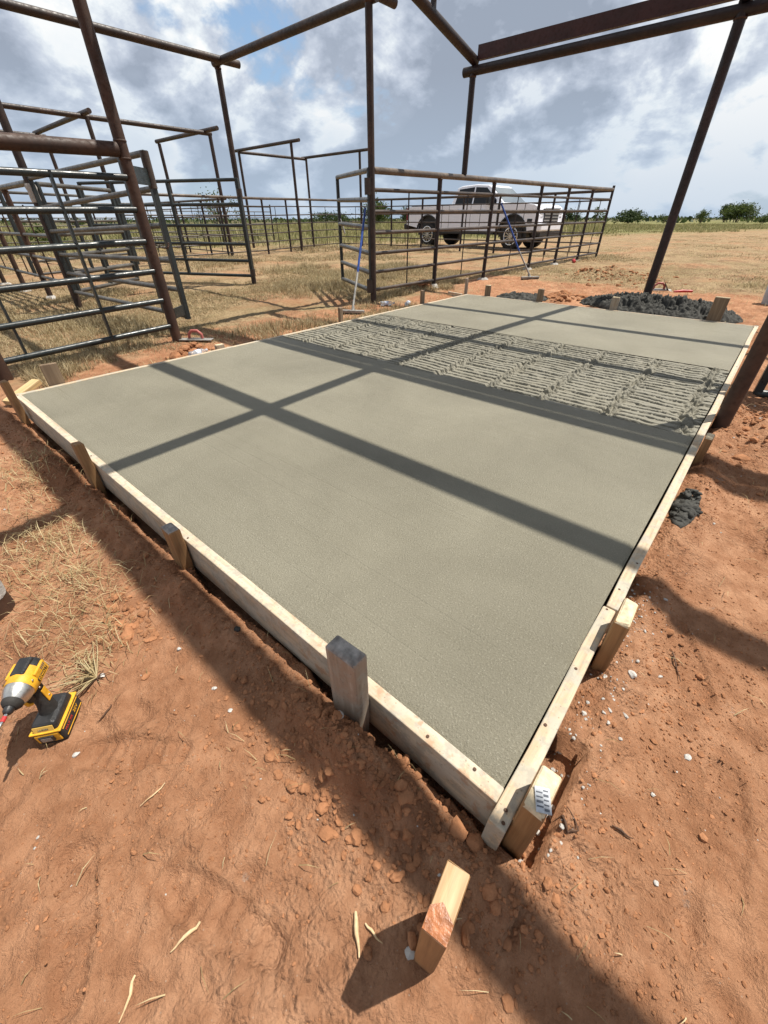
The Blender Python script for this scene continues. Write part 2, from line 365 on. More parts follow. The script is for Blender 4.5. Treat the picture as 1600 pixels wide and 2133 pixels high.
P = W.vmath('ADD', P, (1.7, .6, 0))
d0 = dens(P); d1 = dens(W.vmath('ADD', P, (.10, -.07, .05)))
cover = W.ramp(d0, [(.405, 0.0), (.44, 1.0)])
lit = W.math('ADD', W.math('MULTIPLY', W.math('SUBTRACT', d0, d1), 11.0), .50, clamp=True)
thick = W.ramp(W.noise(W.vmath('ADD', P, (4.2, 1.3, 0)), .75, 4, .5, .2), [(.38, 0.0), (.62, 1.0)])
core = W.ramp(d0, [(.43, 0.0), (.56, 1.0)])
shade = W.math('SUBTRACT', W.math('ADD', W.math('MULTIPLY', lit, 1.0), .53), W.math('ADD', W.math('MULTIPLY', thick, .40), W.math('MULTIPLY', core, .40)), clamp=True)
cc = W.ramp(shade, [(.0, (2.5, 2.9, 3.6)), (.3, (3.4, 3.85, 4.65)), (.55, (4.5, 4.95, 5.7)), (.8, (6.3, 6.7, 7.0)), (1.0, (7.5, 7.5, 7.4))])
blue = W.mix(.3, sky.outputs[0], (2.5, 4.3, 6.6))
skyc = W.mix(cover, blue, cc)
hz = W.ramp(dz, [(.0, 1.0), (.05, .8), (.20, 0.0)])
skyc = W.mix(W.math('MULTIPLY', hz, .72), skyc, (3.4, 4.3, 5.4))
# added darkening of the unseen sky overhead and behind, to cut shadow fill
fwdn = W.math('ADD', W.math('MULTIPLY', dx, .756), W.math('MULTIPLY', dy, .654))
fill_cut = W.math('MAXIMUM', W.ramp(dz, [(.66, 0.0), (.86, 1.0)]), W.ramp(W.math('MULTIPLY', fwdn, -1.0), [(.05, 0.0), (.6, .5)]))
skyc = W.mix(W.math('MULTIPLY', fill_cut, .72), skyc, (.9, 1.15, 1.75))
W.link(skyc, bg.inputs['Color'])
sl = bpy.data.lights.new('sun', 'SUN'); sl.energy = 5.0; sl.angle = R(.55); sl.color = (1, .945, .85)
so = bpy.data.objects.new('sun', sl); COL.objects.link(so); so.rotation_euler = (-SUN).to_track_quat('-Z', 'Y').to_euler(); so.location = (3, -3, 12)
scene.view_settings.view_transform = 'Standard'; scene.view_settings.look = 'None'; scene.view_settings.exposure = .45; scene.view_settings.gamma = 1
try:
    scene.cycles.max_bounces = 6; scene.cycles.transparent_max_bounces = 8
except Exception: pass

# ------------------------------------------------------------------ ground
L, WD = 6.03, 3.734
FEET = [(-.52, .33, 1.9, .29), (-.63, -.05, 1.75, .29), (-.40, -.35, .4, .29), (.32, -.42, .15, .29), (.95, -.62, -.2, .29), (1.6, -.38, .1, .29), (2.1, -.8, .3, .29), (-.50, .78, 2.3, .28), (-.72, .55, 1.2, .28), (-.30, -.62, .2, .29), (.75, -.27, .5, .28), (1.25, -1.0, 2.9, .29), (-.60, 1.75, 1.4, .28), (-.36, 2.5, 1.7, .28)]
def H(x, y, fine=True):
    x = np.asarray(x, float); y = np.asarray(y, float)
    b = np.interp(x, [-3, 0, 2, 4.5, 7, 10, 60, 4000], [-.14, -.13, -.11, -.085, -.04, -.005, 0, 0])
    b = b-.0*y; r = np.hypot(x, y)
    nf = 1/(1+np.maximum(0, r-25)/30)
    h = b+fbm(x*.5, y*.5, 3, 5)*.07*np.clip((r-1)/5, .15, 1)*nf+fbm(x*2.3, y*2.3, 4, 9)*.035*nf
    if fine:
        ridged = np.abs(fbm(x*9, y*9, 4, 21)); h = h+(.06-ridged)*.038*(fbm(x*1.1, y*1.1, 2, 33) > -.09)*nf
        h = h+fbm(x*34, y*34, 4, 41)*.016*nf
    # trench along the near form, with a broken berm outside it
    d = -.045-x; ny = fbm(y*6, y*0+1, 4, 51); wv = .0+.085*ny
    inr = (y > -.12)*(y < 3.85)
    h = h-.09*inr*sstep(wv+.03, wv-.01, d)*(d > -.3)
    bm = np.exp(-((d-.10-.5*ny*.1)/.055)**2)*np.clip(.9+2.4*ny, 0.1, 2)*inr
    h = h+.05*bm+bm*.045*np.abs(fbm(x*22, y*22, 3, 61))
    m2 = np.exp(-(((x+.13)/.075)**2+((y-.28)/.16)**2)); h = h+m2*(.045+.10*np.abs(fbm(x*18, y*18, 4, 71)))
    # right side: loosened soil by the form, hoof print, spoil behind the near post
    e = -.045-y; h = h+np.exp(-((e-.07)/.075)**2)*sstep(-.22, .02, x)*(x < 6)*(.035+.09*np.abs(fbm(x*14, y*14, 3, 81)))
    for fx, fy, fa, fl_ in FEET:
        ca, sa = math.cos(fa), math.sin(fa); u_ = ((x-fx)*ca+(y-fy)*sa)/fl_; v_ = (-(x-fx)*sa+(y-fy)*ca)/.043
        wdt = 1-.25*(u_ < -.15)*1.0; q = (u_*2)**4+(v_/wdt)**4; dn = sstep(1.25, .8, q)
        h = h-dn*(.012+.004*np.sin(u_*52)*(np.abs(v_) < .9))+.006*np.exp(-((q-1.5)/.5)**2)
    h = h-.028*np.exp(-(((x-.077)/.035)**2+((y+.388)/.022)**2))+.012*np.exp(-(((x-.03)/.05)**2+((y+.40)/.03)**2))
    sp = np.exp(-(((x-2.9)/.4)**2+((y+.42)/.22)**2)); h = h+sp*(.06+.16*np.abs(fbm(x*11, y*11, 4, 91)))
    for cx, cy, sx, sy, a in ((10.37, 3.0, .5, .35, .16), (10.2, 2.35, .35, .3, .1), (11.6, -1.2, 1.4, .8, .22), (6.75, 2.45, .28, .22, .12), (1.55, 4.25, .14, .11, .10), (6.35, 4.85, .2, .15, .10)):
        q = np.exp(-(((x-cx)/sx)**2+((y-cy)/sy)**2)); h = h+q*a*(.5+2.2*np.abs(fbm(x*7, y*7, 4, 95)))
    # wheel ruts on the track to the right
    rut = np.sin((y*.9+x*.22+fbm(x*.4, y*.4, 2, 99)*1.5)*4.2); h = h+rut*.014*sstep(8.5, 10, x)*sstep(5, 3, y)*nf
    ins = (x > .06)*(x < L-.06)*(y > .06)*(y < WD-.06); h = np.where(ins, -.30, h)
    # keep soil under the tops of the forms
    near = (x > -.05)*(x < L+.05)*(y > -.05)*(y < WD+.05); h = np.where(near & ~ins, np.minimum(h, -.05), h)
    return h
def Hz(x, y): return float(H(np.array([x]), np.array([y]))[0])
def geo(a, b, s0, k):
    out = [a]; s = s0
    while out[-1] < b: out.append(out[-1]+s); s *= k
    return np.array(out)
xs = np.concatenate([-geo(1.05, 3000, .05, 1.25)[::-1], np.arange(-1.04, .12, .0072), np.arange(.12, .9, .011), np.arange(.9, 3.2, .02), np.arange(3.2, 12, .045), geo(12, 3500, .07, 1.06)])
ys = np.concatenate([-geo(4.6, 3000, .06, 1.12)[::-1], np.arange(-4.55, -1.2, .05), np.arange(-1.2, -.8, .0115), np.arange(-.8, 1.7, .0078), np.arange(1.7, 2.6, .0115), np.arange(2.6, 4.2, .016), np.arange(4.2, 9, .05), geo(9, 3500, .06, 1.06)])
GX, GY = np.meshgrid(xs, ys); GZ = H(GX, GY)
ground = grid_mesh('ground', GX, GY, GZ, MAT['ground']); tag(ground, 'red clay ground with dry stubble running out to the green horizon', 'ground', kind='structure')

# ------------------------------------------------------------------ slab and forms
slab = thing('concrete_slab', 'freshly poured grey concrete slab inside wooden forms, raked rough across its middle', 'slab')
X1, X2 = 2.275, 3.88
def wob(x, y): return fbm(x*.8, y*.8, 2, 3)*.006
for nm, a, b, nx in (('floated_surface', 0, X1, 160), ('floated_surface', X2, L, 110)):
    gx, gy = np.meshgrid(np.linspace(a, b, nx), np.linspace(0, WD, 220))
    gz = wob(gx, gy)-.004*(sstep(.02, 0, gx)+sstep(.02, 0, gy))
    gz = gz+np.where((gx > a+.001), 0, 0); grid_mesh(nm, gx, gy, gz, MAT['slab'], True, slab)
nx, ny = 560, 460
gx, gy = np.meshgrid(np.linspace(X1-.012, X2+.012, nx), np.linspace(0, WD, ny))
seamy = np.array([.09, .50, .93, 1.33, 1.78, 2.19, 2.62, 3.02, 3.42]); k = np.argmin(np.abs(gy[..., None]-seamy[None, None]+fbm(gx*3, gx*0, 2, 7)[..., None]*.06), -1)
cellid = np.searchsorted(seamy, gy); lean = (vnoise(cellid*3.7, cellid*0+.5, 13)-.5)*.10
u = gx+lean*(gy-seamy[np.minimum(cellid, 8)])+fbm(gx*2, gy*5, 3, 15)*.035+vnoise(cellid*5.3, cellid*0, 17)*.05
ph = (u/.064) % 1.0; idn = np.floor(u/.064)
gap = fbm(gy*9+idn*3.3, idn*1.7, 3, 19); wgr = np.clip(.30+gap*.7, .03, .58)
groove = sstep(0, .04, ph)*sstep(wgr+.05, wgr, ph)*sstep(-.36, -.20, gap)
hgt = -.003-groove*(.040+.020*vnoise(gy*5+idn, idn*2.1, 23))+.006*(.6-ph)+fbm(gx*30, gy*30, 3, 25)*.004
hgt = hgt+.009*(vnoise(idn*1.9, cellid*2.3, 27)-.4)
sd = np.min(np.abs(gy[..., None]-seamy[None, None]+fbm(gx*3, gx*0, 2, 7)[..., None]*.06), -1)
sm_ = sstep(.052, .016, sd+fbm(gx*14, gy*14, 2, 29)*.02)
hgt = hgt*(1-sm_)+sm_*(-.012+fbm(gx*48, gy*48, 3, 31)*.095)
hgt = hgt+.018*sstep(.55, .0, gy)*fbm(gx*4, gy*4, 3, 35)*2
edge = np.minimum(sstep(X1-.012, X1+.03, gx+fbm(gy*8, gy*0, 3, 37)*.03), sstep(X2+.012, X2-.03, gx+fbm(gy*8, gy*0, 3, 39)*.03))
hgt = hgt*edge+(-.004)*(1-edge); hgt = np.where(edge < .02, -.010, hgt)
grid_mesh('raked_strip', gx, gy, hgt, MAT['raked'], True, slab)
b = MB(); b.box((L/2, WD/2, -.135), (L-.002, WD-.002, .10)); b.build('slab_body', MAT['wet'], slab)

def board(name, label, a, c, w=.038, h=.14, mat='form', z=.004, twist=0, cat='form board'):
    """2x6 form board from a to c (centre line of its top edge), built along its own X"""
    a, c = Vector(a), Vector(c); d = c-a; ln = d.length; n = max(2, int(ln/.16)); mb = MB(); vs = []
    for i in range(n+1):
        t = i/n; x = t*ln; wv = (float(fbm(np.array([x*1.3]), np.array([ln]), 2, 44)[0]))*.010
        for yy, z2 in ((-w/2, 0), (w/2, 0), (w/2, -h), (-w/2, -h)):
            vs.append((x, yy+wv*(0 if (i in (0, n)) else 1), z2+wv*.4))
    fs = []
    for i in range(n):
        for k in range(4): fs.append((i*4+k, i*4+(k+1) % 4, (i+1)*4+(k+1) % 4, (i+1)*4+k))
    fs += [(3, 2, 1, 0), tuple(n*4+k for k in range(4))]; mb.add(vs, fs)
    o = mb.build(name, MAT[mat], None, .004); o.location = (a.x, a.y, z); o.rotation_euler = (twist, 0, math.atan2(d.y, d.x))
    return tag(o, label, cat, 'form boards round the slab')
hw = .019
board('form_board', 'pale form board along the near long edge of the slab, clay smeared near its end', (-hw-.001, -.002, 0), (-hw-.001, WD+.05, 0), mat='formdirty', h=.15)
board('form_board', 'splattered form board at the near right corner, running up to the spliced joint', (-.075, -hw-.002, 0), (.668, -hw-.002, 0), h=.14)
board('form_board', 'long splattered form board on the right edge beyond the spliced joint', (.672, -hw-.009, 0), (L+.06, -hw-.003, 0), h=.14, z=.006)
board('form_board', 'thin pale form board along the left edge towards the pens', (-.06, WD+hw+.001, 0), (L+.04, WD+hw+.001, 0), h=.09)
board('form_board', 'form board along the far edge beside the dark concrete heap', (L+hw+.001, -.02, 0), (L+hw+.001, WD, 0), h=.09)
board('form_board', 'short end of board sticking out past the far left corner', (L-.10, WD+.06, 0), (L-.02, WD+.36, 0), h=.10, z=.02, mat='form')

def stake(label, x, y, top, w, d, rz=0, mat='stake', cap=None, tilt=(0, 0), chamfer=.006, name='wooden_stake', nails=0, foot=None):
    zb = (Hz(x, y) if foot is None else foot)-.06; ln = top-zb; mb = MB()
    n = 6; vs = []
    for i in range(n+1):
        t = i/n; z = t*ln; kx = 1 if t > .25 else .8+.8*t
        for k, (sx, sy) in enumerate(((-1, -1), (1, -1), (1, 1), (-1, 1))):
            vs.append((sx*w/2*kx, sy*d/2*kx, z))
    c0 = len(vs); ch = chamfer
    for sx, sy in ((-1, -1), (1, -1), (1, 1), (-1, 1)):
        j = random.uniform(-.004, .004); vs.append((sx*(w/2-ch), sy*(d/2-ch), ln+ch*.8+j))
    fs = []
    for i in range(n+1):
        for k in range(4): fs.append((i*4+k, i*4+(k+1) % 4, (i+1)*4+(k+1) % 4, (i+1)*4+k))
    mb.add(vs, fs); mb.add(vs[c0:], [(0, 1, 2, 3)], 1 if cap else 0)
    if cap: mb.m[-5:-1] = [1]*4
    o = mb.build(name, [MAT[mat]]+([MAT[cap]] if cap else []), None, .003, 1)
    o.location = (x, y, zb); o.rotation_euler = (tilt[0], tilt[1], rz)
    return tag(o, label, 'stake', 'stakes holding the forms')
S = stake
S('tall slim wooden stake at the left corner of the slab, beside the loose block', -.075, 3.535, .155, .04, .055, .1, 'stake')
S('rounded orange-brown stake on the near form, first from the left corner stake', -.066, 2.265, .118, .042, .05, .05, 'stake')
S('chipped orange stake on the near form, midway between rounded and weathered stakes', -.066, 1.345, .066, .042, .072, 0, 'stake', 'greycap', chamfer=.010)
S('weathered grey stake with a battered dark top, on the near form', -.066, .405, .185, .045, .095, .04, 'stakegrey', 'greycap', chamfer=.010)
o = S('square stake at the near corner with a white barcode tag stuck on its top', .0, -.064, .098, .095, .044, 0, 'stake', 'palecap')
tg = MB(); tg.box((0, 0, 0), (.044, .028, .0015)); t_ = tg.build('paper_tag', MAT['tag'], o); t_.location = (-.018, -.006, o.location.z*-1+.098+.0085); t_.rotation_euler = (0, 0, R(28))
for i in range(9):
    q = MB(); q.box((0, 0, 0), (.0022 if i % 3 else .004, .009+.003*(i % 2), .0006)); qo = q.build('print_mark', MAT['ink'], t_); qo.location = (-.016+i*.004, .006 if i % 2 else -.006, .0012)
S('bright orange stake on the right form just past the spliced joint', .565, -.064, .110, .11, .040, .02, 'stake', 'palecap')
S('orange stake on the right form at the foot of the thick brown post', 2.178, -.066, .062, .085, .038, 0, 'stake', 'palecap')
S('stake on the right form half hidden behind the brown rusty post', 3.22, -.066, .060, .085, .038, 0, 'stake')
S('wide grooved board stake on the left form near the slab corner', .24, WD+.062, .150, .105, .022, -.08, 'stakebrown')
S('short stub of a stake barely higher than the left form', 1.597, WD+.06, .034, .085, .038, 0, 'stakegrey', 'palecap')
S('narrow brown stake on the left form by the raked strip', 3.215, WD+.062, .150, .055, .036, .1, 'stakebrown')
S('slim brown stake on the left form next to the plastic bottles', 4.86, WD+.062, .170, .07, .036, 0, 'stakebrown')
S('tall grey stake at the far left corner of the slab', 6.12, WD+.10, .215, .085, .036, .3, 'stakegrey')
S('pale stake on the far form near the far left corner', L+.062, 3.42, .150, .038, .085, 0, 'stakebrown', 'palecap')
S('brown stake on the far form below the second broom', L+.062, 2.56, .165, .038, .085, 0, 'stakebrown')
S('grey stake on the far form standing in the dark concrete heap', L+.062, 1.53, .150, .038, .09, 0, 'stakegrey', 'palecap')
S('wide brown board stake on the far form near the right corner', L+.064, .40, .25, .03, .145, 0, 'stakebrown', 'palecap')
# free standing stake in front, with a split red top
st = S('loose 2x4 stake standing alone in front of the slab, split cream top and red heartwood', -.272, -.012, .195, .090, .0385, R(9), 'stake', 'creamwood', chamfer=.002)
hb = MB(); hb.add([(-.0445, -.0185, 0), (-.0445, .0185, 0), (-.018, .019, .004), (-.006, .004, .0045), (-.02, -.0186, .004), (-.0445, -.0185, -.012), (-.0445, .0185, -.012)],
                  [(0, 4, 3, 2, 1), (0, 1, 6, 5)]); ho = hb.build('red_heartwood', MAT['redwet'], st); ho.location = (0, 0, .195-st.location.z+.0035)
bl = MB(); bl.box((0, 0, 0), (.30, .075, .038)); bo = bl.build('wood_block', MAT['stakepale'], None, .003); bo.location = (.06, 4.10, Hz(.06, 4.10)+.06); bo.rotation_euler = (0, R(-14), R(28))
bo.data.materials.clear(); bo.data.materials.append(m_wood('pale_offcut', (.62, .47, .25), (.45, .29, .12), 0))
tag(bo, 'pale yellow lumber offcut leaning behind the left corner stake', 'block')

# ------------------------------------------------------------------ steel shed frame
PE, RX, PZ, SL = 7.14, 3.6, 2.80, .213
def rz_(x): return PZ+SL*(PE-x) if x >= RX else PZ+SL*(PE-RX)-SL*(RX-x)
shed = thing('shed_frame', 'tall dark red steel shed frame over the slab with pipe rafters and channel purlins', 'shed frame')
def pipe(parent, name, pts, r, mat='post', n=12):
    return MB().tube(pts, r, n).build(name, MAT[mat], parent, world=True)
ROWS = [(4.70, 4.72), (1.385, 1.45), (-1.92, -1.86)]
for y0, y1 in ROWS:
    pipe(shed, 'post', [(PE, y0, Hz(PE, y0)-.2 if y0 < 4 else 1.6), (PE, y0, PZ)], .058 if y0 < 4 else .046, 'shed')
    pipe(shed, 'rafter', [(PE+.05, y0, rz_(PE)+.10), (RX, y1, rz_(RX)+.10)], .060, 'shed')
    pipe(shed, 'rafter', [(RX, y1, rz_(RX)+.10), (-.05, y1, rz_(-.05)+.10)], .060, 'shed')
for y0 in (4.757, -1.9): pipe(shed, 'post', [(.075, y0, Hz(.075, y0)-.2), (.075, y0, rz_(.07))], .055, 'rustpost')
for x in (PE, .07): pipe(shed, 'eave_pipe', [(x, 4.86, rz_(x)), (x, -2.1, rz_(x))], .058, 'shed')
pipe(shed, 'ridge_pipe', [(3.337, 4.75, rz_(3.337)+.05), (3.337, -2.1, rz_(3.337)+.05)], .058, 'shed')
def purlin(x, hc=.155, dz=.27, y1=4.66, fl=.075):
    z = rz_(x)+dz; m = MB(); t = .008; s = 1 if x >= RX else -1
    ln = y1+2.3; cy = (y1-2.3)/2
    m.box((x, cy, z), (t, ln, hc)); m.box((x+fl/2*1, cy, z+hc/2-t/2-.001), (fl, ln, t)); m.box((x+fl/2*1, cy, z-hc/2+t/2+.001), (fl, ln, t))
    m.build('purlin', MAT['primer'], shed)
    for y0, yy in ROWS:
        MB().box((x+.02, yy-.02, z-hc/2-.055), (.05, .055, .12)).build('purlin_bracket', MAT['shed'], shed)
purlin(7.16, .155, .19); purlin(6.03, .155, .30); purlin(4.67, .155, .30); purlin(3.578, .29, .33, fl=.085); purlin(2.195, .165, .27, fl=.09); purlin(1.01, .165, .27, fl=.085); purlin(.06, .155, .19)

# ------------------------------------------------------------------ pens: tall frames, fences, gates
def frame(name, label, posts, beams, r=.045, mat='post', group='pipe frames over the pens'):
    t = thing(name, label, 'pipe frame', (posts[0][0], posts[0][1], 0), 0, group)
    for p in posts: pipe(t, 'post', [(p[0], p[1], Hz(p[0], p[1])-.2), (p[0], p[1], p[2])], p[3] if len(p) > 3 else r, p[4] if len(p) > 4 else mat)
    for a, b in beams: pipe(t, 'beam', [a, b], r, mat)
    return t
frame('pen_frame', 'nearest tall rusty pipe frame, standing beside the left edge of the slab',
      [(1.67, 4.84, 3.04, .050, 'rustpost'), (4.83, 4.72, 3.04, .046), (1.69, 7.95, 3.06, .05), (5.08, 8.30, 3.04, .048)],
      [((-2.2, 8.22, 3.06), (5.36, 8.10, 3.06)), ((-1.5, 4.82, 3.09), (5.33, 4.75, 3.09)), ((5.05, 8.35, 3.06), (4.85, 4.62, 3.02)), ((1.68, 8.3, 3.06), (1.67, 4.6, 3.06))], .05)
frame('pen_frame', 'distant pipe frame seen left of the rusty corner post, with two jutting cross pipes',
      [(5.05, 14.1, 3.0), (8.27, 14.1, 3.0), (5.2, 17.9, 3.0), (8.15, 17.0, 3.0)],
      [((-3, 14.15, 3.0), (8.32, 14.1, 3.0)), ((4.98, 13.65, 3.05), (5.05, 18.2, 3.05)), ((8.14, 13.45, 3.05), (8.12, 17.1, 3.05)), ((-4, 17.95, 2.98), (5.25, 17.95, 2.98))], .052)
frame('pen_frame', 'far pipe frame seen between the two tall posts of the nearest frame',
      [(11.9, 14.9, 3.17), (12.0, 18.3, 3.17), (15.3, 14.8, 3.17), (15.4, 18.2, 3.17)],
      [((11.95, 14.5, 3.22), (12.05, 18.6, 3.22)), ((15.3, 14.3, 3.22), (15.4, 18.5, 3.22)), ((12.0, 18.35, 3.17), (15.45, 18.25, 3.17))], .05)

def weld(parent, p, r, ax=(0, 0, 1)):
    m = MB(); m.lathe([(-.010, r), (-.005, r+.006), (.004, r+.007), (.010, r)], p, ax, 14); return m.build('weld_bead', MAT['rustpost'], parent, world=True)
for o_ in [o for o in bpy.data.objects if o.name.startswith('pen_frame')][:1]:
    for p_ in ((4.83, 4.72, 2.99), (5.08, 8.30, 3.0), (1.67, 4.84, 1.56), (1.67, 4.84, 1.44)): weld(o_, p_, .048)
for y_ in (4.70, 1.385): weld(shed, (PE, y_, PZ-.062), .048 if y_ > 4 else .060)
def fence(label, pts, hs, rp=.036, rr=.024, rt=.040, mats=('shed', 'rail', 'toprail'), stay=True, last=True, first=True, overs=None):
    """pts: (x, y, top height); hs: rail heights as a share of the top"""
    t = thing('pipe_fence', label, 'fence', (pts[0][0], pts[0][1], 0), 0, 'pipe fences of the pens')
    for i, p in enumerate(pts):
        if (i == 0 and not first) or (i == len(pts)-1 and not last): continue
        pipe(t, 'post', [(p[0], p[1], Hz(p[0], p[1])-.15), (p[0], p[1], p[2]-(.03 if i < len(pts)-1 else -.09))], rp, mats[0])
    for p in pts[(0 if first else 1):(len(pts) if last else -1)]:
        if p[0] < 14 and p[1] < 13:
            m = MB(); k = 11; fr = [random.uniform(.09, .17) for _ in range(k)]; g = Hz(p[0], p[1])
            m.add([(p[0]+fr[i]*math.cos(2*PI*i/k), p[1]+fr[i]*math.sin(2*PI*i/k), g-.03) for i in range(k)]+[(p[0]+fr[i]*.55*math.cos(2*PI*i/k), p[1]+fr[i]*.55*math.sin(2*PI*i/k), g+.035) for i in range(k)], [(i, (i+1) % k, k+(i+1) % k, k+i) for i in range(k)]+[tuple(range(k, 2*k))]); m.build('footing', MAT['splash'], t, world=True)
    for p in pts[1:-1]:
        if p[0] < 14: weld(t, (p[0], p[1], p[2]-rt-.004), rp)
    pipe(t, 'top_rail', [(p[0], p[1], p[2]) for p in pts], rt, mats[2])
    for h in hs:
        pl = []
        for p in pts:
            g = -.06
            pl.append((p[0], p[1], g+(p[2]-g)*h))
        pipe(t, 'rail', pl, rr, mats[1], 8)
    if stay:
        for a, b_ in zip(pts[:-1], pts[1:]):
            for q in ((.5,) if math.hypot(a[0]-b_[0], a[1]-b_[1]) < 2.4 else (.33, .67)):
                x, y, z = [a[k]+(b_[k]-a[k])*q for k in range(3)]
                pipe(t, 'stay', [(x, y, z-.22), (x, y, -.06+(z+.06)*hs[-1])], .011, mats[0], 6)
    return t
HS = (.870, .717, .562, .404, .253, .104)
fence('long seven-rail pipe fence running from the blue broom gate to the far right corner',
      [(4.87, 4.72, 1.531), (6.44, 4.70, 1.55), (8.22, 4.70, 1.575), (10.35, 4.69, 1.60), (11.95, 4.69, 1.62), (13.6, 4.68, 1.64), (15.2, 4.66, 1.665)], HS, first=False)
fence('back pipe fence of the pen, passing in front of the white pickup',
      [(15.2, 4.70, 1.64), (15.15, 6.32, 1.62), (15.15, 8.2, 1.62), (15.05, 9.55, 1.62), (15.1, 11.4, 1.62), (15.05, 12.9, 1.62), (14.75, 15.6, 1.64)], HS, .036, .018, .036, ('shed', 'rail', 'rail'), first=False)
fence('back pipe fence across the far end of the middle pen',
      [(14.75, 15.65, 1.64), (12.9, 15.3, 1.62), (11.2, 14.7, 1.59), (9.8, 14.2, 1.56), (8.1, 14.05, 1.56), (6.6, 14.0, 1.56), (5.05, 14.0, 1.56)], HS, .034, .017, .036, ('shed', 'rail', 'toprail'), first=False)
fence('pipe fence running away from the sleeved hinge post at the far left',
      [(1.69, 8.05, 1.40), (1.72, 9.42, 1.40), (1.725, 10.96, 1.40), (1.74, 12.64, 1.40), (1.75, 14.3, 1.40), (1.75, 16.0, 1.40), (1.75, 18.0, 1.40)], (.80, .60, .40, .20), .042, .024, .036, ('rustpost', 'galv', 'galv'), first=False)
fence('far left pipe fence with thin sunlit rails crossing behind the gates',
      [(1.8, 15.9, 1.5), (0.2, 15.9, 1.5), (-1.6, 15.9, 1.5), (-3.4, 15.9, 1.5), (-5.2, 15.9, 1.5)], HS, .034, .017, .03, ('shed', 'rail', 'rail'))
fence('distant pipe fence beyond the left pens in front of the green weeds',
      [(-6, 21.6, 1.5), (-3.4, 21.6, 1.5), (-.8, 21.6, 1.5), (1.8, 21.6, 1.5), (4.4, 21.5, 1.5), (7.0, 21.4, 1.5), (9.6, 21.2, 1.5), (12.2, 21, 1.5), (15, 20.8, 1.5)], HS, .034, .017, .032, ('shed', 'rail', 'rail'))
fence('cross fence between the far pens behind the middle pen',
      [(8.4, 14.1, 1.52), (8.5, 15.8, 1.52), (8.6, 17.5, 1.52), (8.7, 19.3, 1.52), (8.8, 21.3, 1.52)], HS, .034, .017, .032, ('shed', 'rail', 'rail'), first=False, last=False)
# near left panel between the rusty corner post and the post at the slab corner
t = thing('pipe_fence', 'near left fence panel with a thick top pipe and five shiny dark rails', 'fence panel', (.075, 4.77, 0))
pipe(t, 'top_rail', [(.0, 4.775, 1.46), (1.62, 4.83, 1.50)], .053, 'rustpost')
for z0, z1 in ((1.30, 1.31), (1.055, 1.075), (.795, .825), (.535, .575), (.27, .31), (.015, .06)):
    pipe(t, 'rail', [(.10, 4.77, z0), (1.63, 4.825, z1)], .026, 'green')
MB().sqtube((1.02, 4.80, 1.33), (1.02, 4.80, .02), .045, .02).build('stay', MAT['green'], t, world=True)
MB().sqtube((.30, 4.79, 1.33), (.30, 4.79, .0), .045, .02).build('stay', MAT['green'], t, world=True)

def gate(label, a, b, hs_a, hs_b, stiles=(1.0,), r=.027, mat='galv', fm='green', chain=False, top=None):
    a, b = Vector((a[0], a[1], 0)), Vector((b[0], b[1], 0))
    t = thing('pipe_gate', label, 'gate', a)
    for i, (za, zb) in enumerate(zip(hs_a, hs_b)):
        pipe(t, 'top_rail' if i == 0 else 'rail', [(a.x, a.y, za), (b.x, b.y, zb)], r, mat if i or top is None else top, 10)
    for s in stiles:
        q = a.lerp(b, s); z0 = hs_a[0]+(hs_b[0]-hs_a[0])*s; z1 = hs_a[-1]+(hs_b[-1]-hs_a[-1])*s
        d = (b-a).normalized()
        m = MB(); m.sqtube((q.x, q.y, z0+(.0 if 0 < s < 1 else .02)), (q.x, q.y, z1-(.0 if 0 < s < 1 else .03)), .052, .052, ref=d); m.build('stile', MAT[fm], t, .004, world=True)
    return t
g1 = gate('brown tube gate swung half open behind the rusty corner post at left', (1.70, 7.90), (1.955, 5.05), (1.44, 1.13, .87, .60, .37, .13), (1.515, 1.25, .95, .64, .36, .09), (.0, .84, 1.0), .026, 'galv', 'green')
MB().tube([(1.955, 5.05, 1.53), (1.955, 5.05, 1.25)], .04, 12).build('hinge_sleeve', MAT['rail'], g1, world=True)
MB().box((1.83, 4.95, 1.335), (.26, .012, .13), Matrix.Rotation(math.atan2(5.05-4.84, 1.955-1.70), 3, 'Z')).build('hinge_plate', MAT['green'], g1, world=True)
MB().box((1.83, 4.95, .165), (.24, .012, .10), Matrix.Rotation(math.atan2(5.05-4.84, 1.955-1.70), 3, 'Z')).build('hinge_plate', MAT['green'], g1, world=True)
ch = MB()
for k in range(9):
    tt = k/8; q = Vector((1.86+.05*math.sin(tt*PI), 5.25-tt*.40, .80-.05*math.sin(tt*PI)))
    ch.tube([q+Vector((0, .018, 0)), q+Vector((.008, 0, .006)), q-Vector((0, .018, 0))], .006, 6)
ch.build('chain', MAT['rustpost'], g1, world=True)
slv = MB(); slv.lathe([(0, .052), (.03, .062), (.12, .058), (.16, .07), (.2, .055)], (1.69, 7.95, 1.19), (0, 0, 1), 12); slv.build('hinge_collar', MAT['splash'], g1, world=True)
g2 = gate('dark six-rail gate closing the middle pen, hung on the second tall post', (5.04, 8.24), (3.49, 11.5), (1.59, 1.23, .90, .60, .32, .06), (1.60, 1.24, .91, .61, .33, .07), (0, .42, .78, 1.0), .028, 'green', 'green')
for z in (1.40, .12): MB().tube([(5.05, 8.24, z-.06), (5.05, 8.24, z+.06)], .05, 12).build('hinge_sleeve', MAT['rail'], g2, world=True)
g3 = gate('short brown gate by the tall middle post with the blue broom leaning on it', (4.80, 4.74), (5.93, 6.52), (1.53, 1.215, .90, .585, .335, .10), (1.585, 1.27, .93, .60, .33, .05), (0, 1.0), .032, 'galv', 'green')
